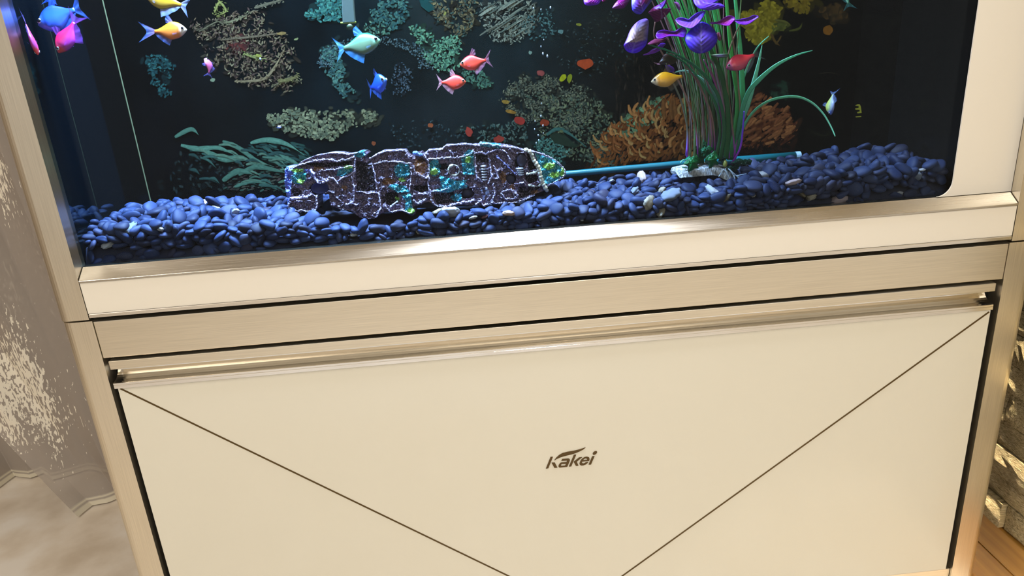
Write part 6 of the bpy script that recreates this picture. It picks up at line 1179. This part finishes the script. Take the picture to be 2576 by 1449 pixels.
# ------------------------------------------------------------------ shipwreck ornament
YS = .086
sw = empty('shipwreck_ornament', at(1080, 520, .10), 'long encrusted shipwreck ornament with teal patches lying on the pebbles', 'ornament')
OUT = [(716, 425), (720, 419), (742, 420), (757, 406), (772, 399), (792, 391), (812, 388), (832, 384), (852, 384), (875, 388), (895, 385), (905, 379), (916, 380), (925, 386), (918, 392), (922, 408), (928, 413), (936, 410), (929, 400), (940, 390), (962, 379), (990, 378), (1018, 377), (1025, 387), (1030, 392), (1042, 394), (1047, 385), (1060, 382), (1068, 389), (1076, 378), (1092, 376), (1110, 375), (1122, 365), (1145, 365), (1165, 361), (1190, 364), (1205, 363), (1210, 358), (1232, 361), (1262, 363), (1292, 368), (1320, 377), (1336, 378), (1352, 383), (1377, 392), (1400, 407), (1415, 420), (1424, 437), (1418, 448), (1400, 458), (1378, 467), (1371, 480), (1345, 489), (1318, 503), (1300, 511), (1270, 513), (1240, 511), (1215, 519), (1198, 516), (1160, 516), (1110, 523), (1092, 518), (1078, 508), (1060, 514), (1042, 520), (1046, 538), (1036, 545), (1012, 532), (985, 533), (960, 537), (948, 549), (925, 552), (905, 548), (882, 531), (858, 527), (832, 519), (828, 505), (828, 490), (812, 487), (798, 493), (797, 527), (782, 533), (742, 532), (724, 521), (720, 490), (715, 460)]
RID = [(2.2, [(742, 420), (760, 413), (790, 405), (820, 401), (850, 405), (870, 402), (890, 396)]), (1.8, [(750, 410), (772, 399), (792, 391), (832, 384), (852, 385), (875, 388), (900, 384)]), (2, [(893, 402), (893, 428), (889, 445)]), (2.2, [(884, 444), (890, 465), (891, 500), (885, 514)]),
       (2.2, [(936, 413), (943, 440), (949, 475)]), (2.4, [(953, 484), (956, 505), (957, 525), (948, 545)]), (1.2, [(897, 483), (925, 486), (953, 485)]), (1.6, [(808, 428), (840, 427), (870, 420), (890, 417)]), (2, [(893, 430), (880, 440), (862, 447), (846, 458)]),
       (4, [(783, 428), (791, 445), (800, 460), (815, 458), (832, 450)]), (3.5, [(815, 452), (835, 447), (850, 462)]), (4.5, [(733, 500), (752, 497), (770, 497)]), (1.6, [(770, 497), (785, 490), (795, 494)]), (1.6, [(728, 509), (760, 506), (790, 506)]), (2.2, [(796, 496), (796, 526), (770, 532), (737, 530), (723, 516)]),
       (2, [(940, 413), (965, 407), (1000, 407), (1032, 412)]), (2.4, [(930, 399), (950, 388), (975, 380), (1018, 378), (1024, 387), (1020, 390)]), (1.8, [(1033, 414), (1034, 440), (1031, 480)]), (2, [(1068, 392), (1078, 410), (1080, 432), (1074, 448), (1060, 444), (1046, 434), (1040, 420)]),
       (2.2, [(1078, 400), (1110, 398), (1140, 397), (1165, 394), (1186, 386), (1193, 374)]), (2, [(1070, 390), (1076, 379), (1110, 376), (1122, 367), (1165, 363), (1200, 366)]), (1.6, [(1096, 380), (1103, 397)]), (1.6, [(1132, 380), (1143, 395)]), (2, [(1078, 440), (1077, 460), (1080, 480)]), (3, [(1082, 484), (1084, 500), (1092, 513), (1108, 521), (1125, 519), (1150, 513), (1190, 505)]),
       (1.8, [(1083, 483), (1110, 480), (1128, 474)]), (2.2, [(1192, 384), (1196, 412), (1201, 450), (1213, 458)]), (2, [(1196, 386), (1208, 383), (1222, 388), (1229, 384)]), (2, [(1228, 390), (1233, 410), (1236, 445), (1228, 462)]), (2.2, [(1230, 384), (1245, 378), (1265, 378), (1276, 388), (1284, 408)]), (2.4, [(1243, 418), (1250, 432), (1254, 448), (1240, 448)]),
       (2.2, [(1265, 482), (1285, 477), (1302, 492), (1293, 500), (1272, 500), (1262, 486)]), (2.4, [(1196, 516), (1210, 505), (1216, 518), (1240, 512), (1280, 512), (1300, 508)]), (2.4, [(1306, 510), (1325, 500), (1345, 491)]), (1.8, [(1296, 477), (1303, 492)]), (2, [(1340, 383), (1365, 386), (1395, 402), (1415, 419), (1423, 436), (1414, 448), (1378, 467)]),
       (2.4, [(1210, 360), (1240, 365), (1280, 370), (1322, 380)]), (1.8, [(1281, 375), (1300, 385), (1320, 384)]), (1.8, [(1297, 400), (1305, 390), (1318, 396), (1322, 404)]), (2, [(1125, 412), (1131, 418)]), (2, [(965, 520), (985, 533), (1010, 530), (1030, 537)]), (1.8, [(853, 526), (870, 530), (890, 528)]), (2.2, [(870, 515), (885, 512), (897, 516)]), (1.6, [(1040, 490), (1060, 488), (1075, 490)]), (3, [(1040, 505), (1055, 512), (1072, 500)]), (2, [(1240, 462), (1246, 485), (1240, 500)]), (1.6, [(1215, 395), (1224, 398)]), (1.8, [(1298, 462), (1320, 462), (1326, 472)])]
TEALP = [('e', 752, 446, 18, 18), P_((846, 442), (850, 428), (872, 420), (888, 418), (886, 432), (862, 444)), ('e', 905, 388, 13, 9), ('e', 1012, 428, 20, 20), P_((975, 470), (990, 462), (1020, 468), (1033, 484), (1000, 485)), P_((1008, 490), (1034, 486), (1038, 525), (1040, 540), (1018, 532), (1020, 505)), ('e', 1093, 422, 14, 22), P_((1105, 440), (1150, 455), (1176, 452), (1165, 470), (1130, 485), (1088, 482), (1110, 470)),
         P_((1165, 390), (1180, 374), (1192, 380), (1190, 400)), P_((1160, 395), (1192, 392), (1195, 440), (1165, 440)), P_((1205, 358), (1260, 362), (1262, 374), (1210, 368)), P_((1345, 384), (1400, 405), (1422, 435), (1400, 458), (1370, 465), (1358, 425)), ('e', 1148, 497, 14, 10), ('e', 1330-185, 470, 30, 7)]
MOSS = [('e', 748, 429, 17, 4), ('e', 756, 456, 10, 8), ('e', 1012, 452, 9, 5), ('e', 1092, 432, 9, 8), ('e', 1178, 402, 8, 8), ('e', 1382, 418, 14, 8), ('e', 1034, 532, 9, 7), ('e', 876, 421, 13, 4), ('e', 1395, 440, 12, 8), ('e', 1000, 500, 7, 5), ('e', 1416, 432, 6, 12)]
BRNP = [('e', 1056, 420, 17, 22), ('e', 978, 456, 15, 8), ('e', 1266, 446, 9, 14), ('e', 1290, 474, 7, 12), ('e', 866, 472, 8, 6), ('e', 1086, 506, 6, 14), ('e', 1350, 484, 14, 5), ('e', 800, 425, 20, 5)]
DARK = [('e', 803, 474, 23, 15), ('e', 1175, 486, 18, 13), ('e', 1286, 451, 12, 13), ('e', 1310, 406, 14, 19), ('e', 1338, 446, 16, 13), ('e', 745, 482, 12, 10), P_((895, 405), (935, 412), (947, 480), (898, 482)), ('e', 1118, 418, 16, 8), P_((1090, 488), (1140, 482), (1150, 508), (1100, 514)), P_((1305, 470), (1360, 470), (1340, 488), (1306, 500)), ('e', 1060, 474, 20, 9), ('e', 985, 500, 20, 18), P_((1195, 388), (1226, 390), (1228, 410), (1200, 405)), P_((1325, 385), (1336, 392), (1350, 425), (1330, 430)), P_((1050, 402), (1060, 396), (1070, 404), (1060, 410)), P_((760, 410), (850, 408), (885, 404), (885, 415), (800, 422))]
BLUP = [P_((714, 420), (738, 418), (734, 460), (730, 500), (724, 520), (714, 450)), P_((740, 418), (790, 430), (800, 460), (780, 440), (760, 428))]
step = 1.3; x0, x1, y0, y1 = 710, 1428, 352, 556; nx = int((x1-x0)/step); ny = int((y1-y0)/step)
gx, gy = np.meshgrid(x0+np.arange(nx+1)*step, y0+np.arange(ny+1)*step)
def in_np(shp):
    if shp[0] == 'e': return ((gx-shp[1])/shp[3])**2+((gy-shp[2])/shp[4])**2 < 1
    Q = shp[1]; r = np.zeros(gx.shape, bool)
    for (ax, ay), (bx, by) in zip(Q, Q[1:]+Q[:1]):
        if ay == by: continue
        r ^= ((ay > gy) != (by > gy)) & (gx < (bx-ax)*(gy-ay)/(by-ay)+ax)
    return r
mask = in_np(('p', OUT)); rd = np.full(gx.shape, 9.0)
nz1 = np.array([[noise.noise(Vector((a*.09, b*.09, 1))) for a, b in zip(r1, r2)] for r1, r2 in zip(gx, gy)])
nz2 = np.array([[noise.noise(Vector((a*.33, b*.33, 4))) for a, b in zip(r1, r2)] for r1, r2 in zip(gx, gy)])
gxw, gyw = gx+nz1*5+nz2*1.5, gy+nz2*3.0-nz1*3
for w, Q in RID:
    for (ax, ay), (bx, by) in zip(Q, Q[1:]):
        L2 = (bx-ax)**2+(by-ay)**2; t = np.clip(((gxw-ax)*(bx-ax)+(gyw-ay)*(by-ay))/L2, 0, 1)
        d = np.hypot(gxw-ax-t*(bx-ax), gyw-ay-t*(by-ay))/(w*1.25); rd = np.minimum(rd, d)
ridge = np.clip(1.25-rd, 0, 1)
base = np.array(srgb(62, 48, 64)); colr = np.zeros(gx.shape+(3,)); colr[:] = base
dep = nz1*.006+nz2*.0016
hue = np.clip(nz1*2.2+.1, 0, 1)[..., None]; colr = colr*(1-hue)+np.array(srgb(112, 92, 108))*hue; colr *= (1+nz2*.45+nz1*.3)[..., None]
def paint(shapes, c, d=0, j=.3):
    for s in shapes:
        k = in_np(s) if s[0] == 'p' else (((gxw-s[1])/s[3])**2+((gyw-s[2])/s[4])**2 < 1+nz2*.5)
        colr[k] = np.array(srgb(*c))*(1+nz2[k]*j*2)[..., None]; dep[k] += d
web = np.array([[min(abs(noise.noise(Vector((a*.075, b*.075, 21)))), abs(noise.noise(Vector((a*.13, b*.10, 33))))*1.5) for a, b in zip(r1, r2)] for r1, r2 in zip(gxw, gyw)])
web = np.clip(1-web/.055, 0, 1)*(nz1 > -.25)
dep -= web*.0028; wk = (web*1.0*(.75+nz2)).clip(0, 1)[..., None]; colr = colr*(1-wk)+np.array(srgb(150, 138, 160))*wk
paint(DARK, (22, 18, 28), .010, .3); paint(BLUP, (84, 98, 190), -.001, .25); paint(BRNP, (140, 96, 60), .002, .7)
nz3 = np.array([[noise.noise(Vector((a*.55, b*.22, 9))) for a, b in zip(r1, r2)] for r1, r2 in zip(gx, gy)])
enc = ((nz2 > .26) & (nz1 > -.15) & (rd < 6)) | (nz3 > .36)                   # crusty flecks near the ridges
colr[enc] = colr[enc]*.35+np.array(srgb(170, 150, 176))*.65; dep[enc] -= .001
paint(TEALP, (24, 124, 146), -.0015, .7)
tf = (nz3 > .22) & (colr[..., 2] > colr[..., 0]*2.2); colr[tf] = colr[tf]*.3+np.array(srgb(150, 206, 196))*.7
paint(MOSS, (138, 186, 84), -.002, .8)
rc = np.array(srgb(190, 178, 204)); kk = (ridge**1.1*(.55+1.6*nz2)).clip(0, 1)[..., None]; colr = colr*(1-kk)+rc*kk; dep -= ridge*.0045*(1+nz2*.5)
colr = colr.clip(0.002, .95)
def sy(px, py):                                           # the hull face leans back towards its top
    return YS+.010*(450-py)/100
vid = -np.ones(gx.shape, int); V = []; C = []; F = []
for j in range(ny+1):
    for i in range(nx+1):
        if mask[j, i]:
            vid[j, i] = len(V); V.append(at(gx[j, i], gy[j, i], sy(gx[j, i], gy[j, i])+dep[j, i])); C.append(tuple(colr[j, i]))
edges = {}
for j in range(ny):
    for i in range(nx):
        q = (vid[j, i], vid[j, i+1], vid[j+1, i+1], vid[j+1, i])
        if min(q) >= 0:
            F.append(tuple(int(a) for a in q))
            for a, b2 in zip(q, q[1:]+q[:1]): edges[(int(a), int(b2))] = 1
b0 = len(V); back = {}
for a, b2 in list(edges):
    if (b2, a) not in edges:
        for w in (a, b2):
            if w not in back:
                back[w] = len(V); p = Vector(V[w]); V.append(p+Vector((0, .012, -.0008))); C.append(tuple(v*.7 for v in C[w])); V.append(p+Vector((0, .042, -.004))); C.append(srgb(44, 34, 40))
        F.append((a, back[a], back[b2], b2)); F.append((back[a], back[a]+1, back[b2]+1, back[b2]))
M['wreck'] = vcol('wreck_resin', .5, .3, .18, 400, bump=.3)
MB().add(V, F, C).build('hull', M['wreck'], sw, smooth=True)
def rough_tube(Q, r, c, name, Y=None, m='wreck', amp=.35, smooth=True, flat=1, lab=None):
    S_ = smooth_path(Q, len(Q)*7); pts = []; rad = []; C = []
    for i, q in enumerate(S_):
        p = at(q[0], q[1], (sy(*q[:2]) if Y is None else Y)-.004); pts.append(p+Vector((0, .001*math.sin(i*1.7), .0007*math.sin(i*2.3)))); k = noise.noise(Vector((q[0]*.3, q[1]*.3, r)))
        k2 = noise.noise(Vector((q[0]*.11, q[1]*.11, r+7))); rad.append(max(.0002, r*px2m(p)*(1+amp*k*2.0)*(1 if amp < .1 or lab else clamp01(1.0+k2*2.6)))); C.append(tuple(v*(.85+.5*k) for v in srgb(*c)))
    return MB().tube(pts, rad, 8, C, flat=flat).build(name, M[m], sw, smooth=smooth, label=lab)
LIL = (186, 176, 206)
for w, Q in RID[:]:
    if w >= 2 and len(Q) > 2: rough_tube(Q, w*.55, LIL, 'encrusted_rib', amp=.55)
BONE = (206, 204, 184)
rough_tube([(1322, 376), (1335, 384), (1342, 402), (1353, 418), (1358, 436), (1362, 452), (1368, 466), (1376, 480)], 4.4, BONE, 'rib', Y=YS-.002, lab='thick bone-coloured rib')
rough_tube([(1357, 425), (1346, 434), (1326, 438)], 3, BONE, 'rib', Y=YS-.002); rough_tube([(1366, 460), (1350, 469), (1328, 465)], 3.4, BONE, 'rib', Y=YS-.002)
rough_tube([(1250, 394), (1272, 414), (1296, 438)], 4.0, (74, 74, 116), 'plank', Y=YS-.001, amp=.05, flat=.4, lab='blue-grey slanting plank')
rough_tube([(975, 524), (990, 514), (1000, 507)], 1.8, (210, 212, 236), 'rod', Y=YS-.002, amp=.05)
M['chrome'] = plain('silvery_paint', (.62, .66, .70), .25, metal=.8)
for i in range(6): c = at(1216+i*.6, 418+i*6.8, YS-.002); MB().ball(c, (.0040, .0030, .0014), 14, 7).build('coil', M['chrome'], sw, smooth=True)
for i in range(4): c = at(1307+i*1.2, 424+i*5, YS-.003); MB().ball(c, (.0055-.0004*i, .0036, .0013), 14, 7).build('coil', M['chrome'], sw, smooth=True)
rock = MB(); cc = at(1220, 485, YS-.002)
for i in range(14): rock.ball(cc+Vector((rq.uniform(-.005, .005), rq.uniform(-.002, .001), rq.uniform(-.008, .008))), rq.uniform(.0012, .0028), 7, 5, srgb(170, 190, 235))
rock.build('crystal_cluster', M['wreck'], sw, smooth=False, label='pale blue crusty cluster')
kb = MB(); cc = at(1053, 388, YS)
for i in range(8): kb.ball(cc+Vector((rq.uniform(-.005, .005), rq.uniform(-.002, .002), rq.uniform(-.0015, .0025))), rq.uniform(.0018, .003), 7, 5, srgb(104, 140, 220))
kb.build('crust_knob', M['wreck'], sw, smooth=False, label='light blue crusty knob')
ring = [(1142+14*math.cos(a), 428+13*math.sin(a)) for a in [k*math.pi/6 for k in range(13)]]; rough_tube(ring, 2.8, (196, 198, 190), 'ring', Y=YS-.001)
for x, y, rx, rz in [(1175, 486, .0078, .0062), (1284, 451, .0060, .0066), (1312, 404, .0064, .0085)]:
    c = at(x, y, YS+.003); MB().ball(c, (rx, .003, rz), 18, 9, srgb(40, 34, 50)).build('hatch', M['wreck'], sw, smooth=True)
c = at(806, 472, YS+.001); bw = MB(); V = []; F = []
for i in range(7):
    for j in range(20):
        r = i/6; a = j*math.pi/10; V.append((c.x+.0115*r*math.cos(a), c.y+.006*(1-r*r)-.003, c.z+.0080*r*math.sin(a)))
for i in range(6):
    for j in range(20): F.append((i*20+j, i*20+(j+1) % 20, (i+1)*20+(j+1) % 20, (i+1)*20+j))
bw.add(V, F, srgb(24, 30, 84)); o = bw.build('bowl', M['wreck'], sw, smooth=True, label='dark blue bowl-shaped hollow'); md = o.modifiers.new('thickness', 'SOLIDIFY'); md.thickness = .001
# the dark feet under the keel that sink among the pebbles
MB().box(at(905, 540, .1).x, at(1240, 512, .1).x, YS+.012, YS+.035, .634, .6400, srgb(30, 24, 22)).build('keel', M['wreck'], sw, bevel=.001)
# ------------------------------------------------------------------ lift everything so that the floor is at height 0
for o in S.objects:
    if o.parent is None and o.type in ('MESH', 'EMPTY'): o.location.z += DZ
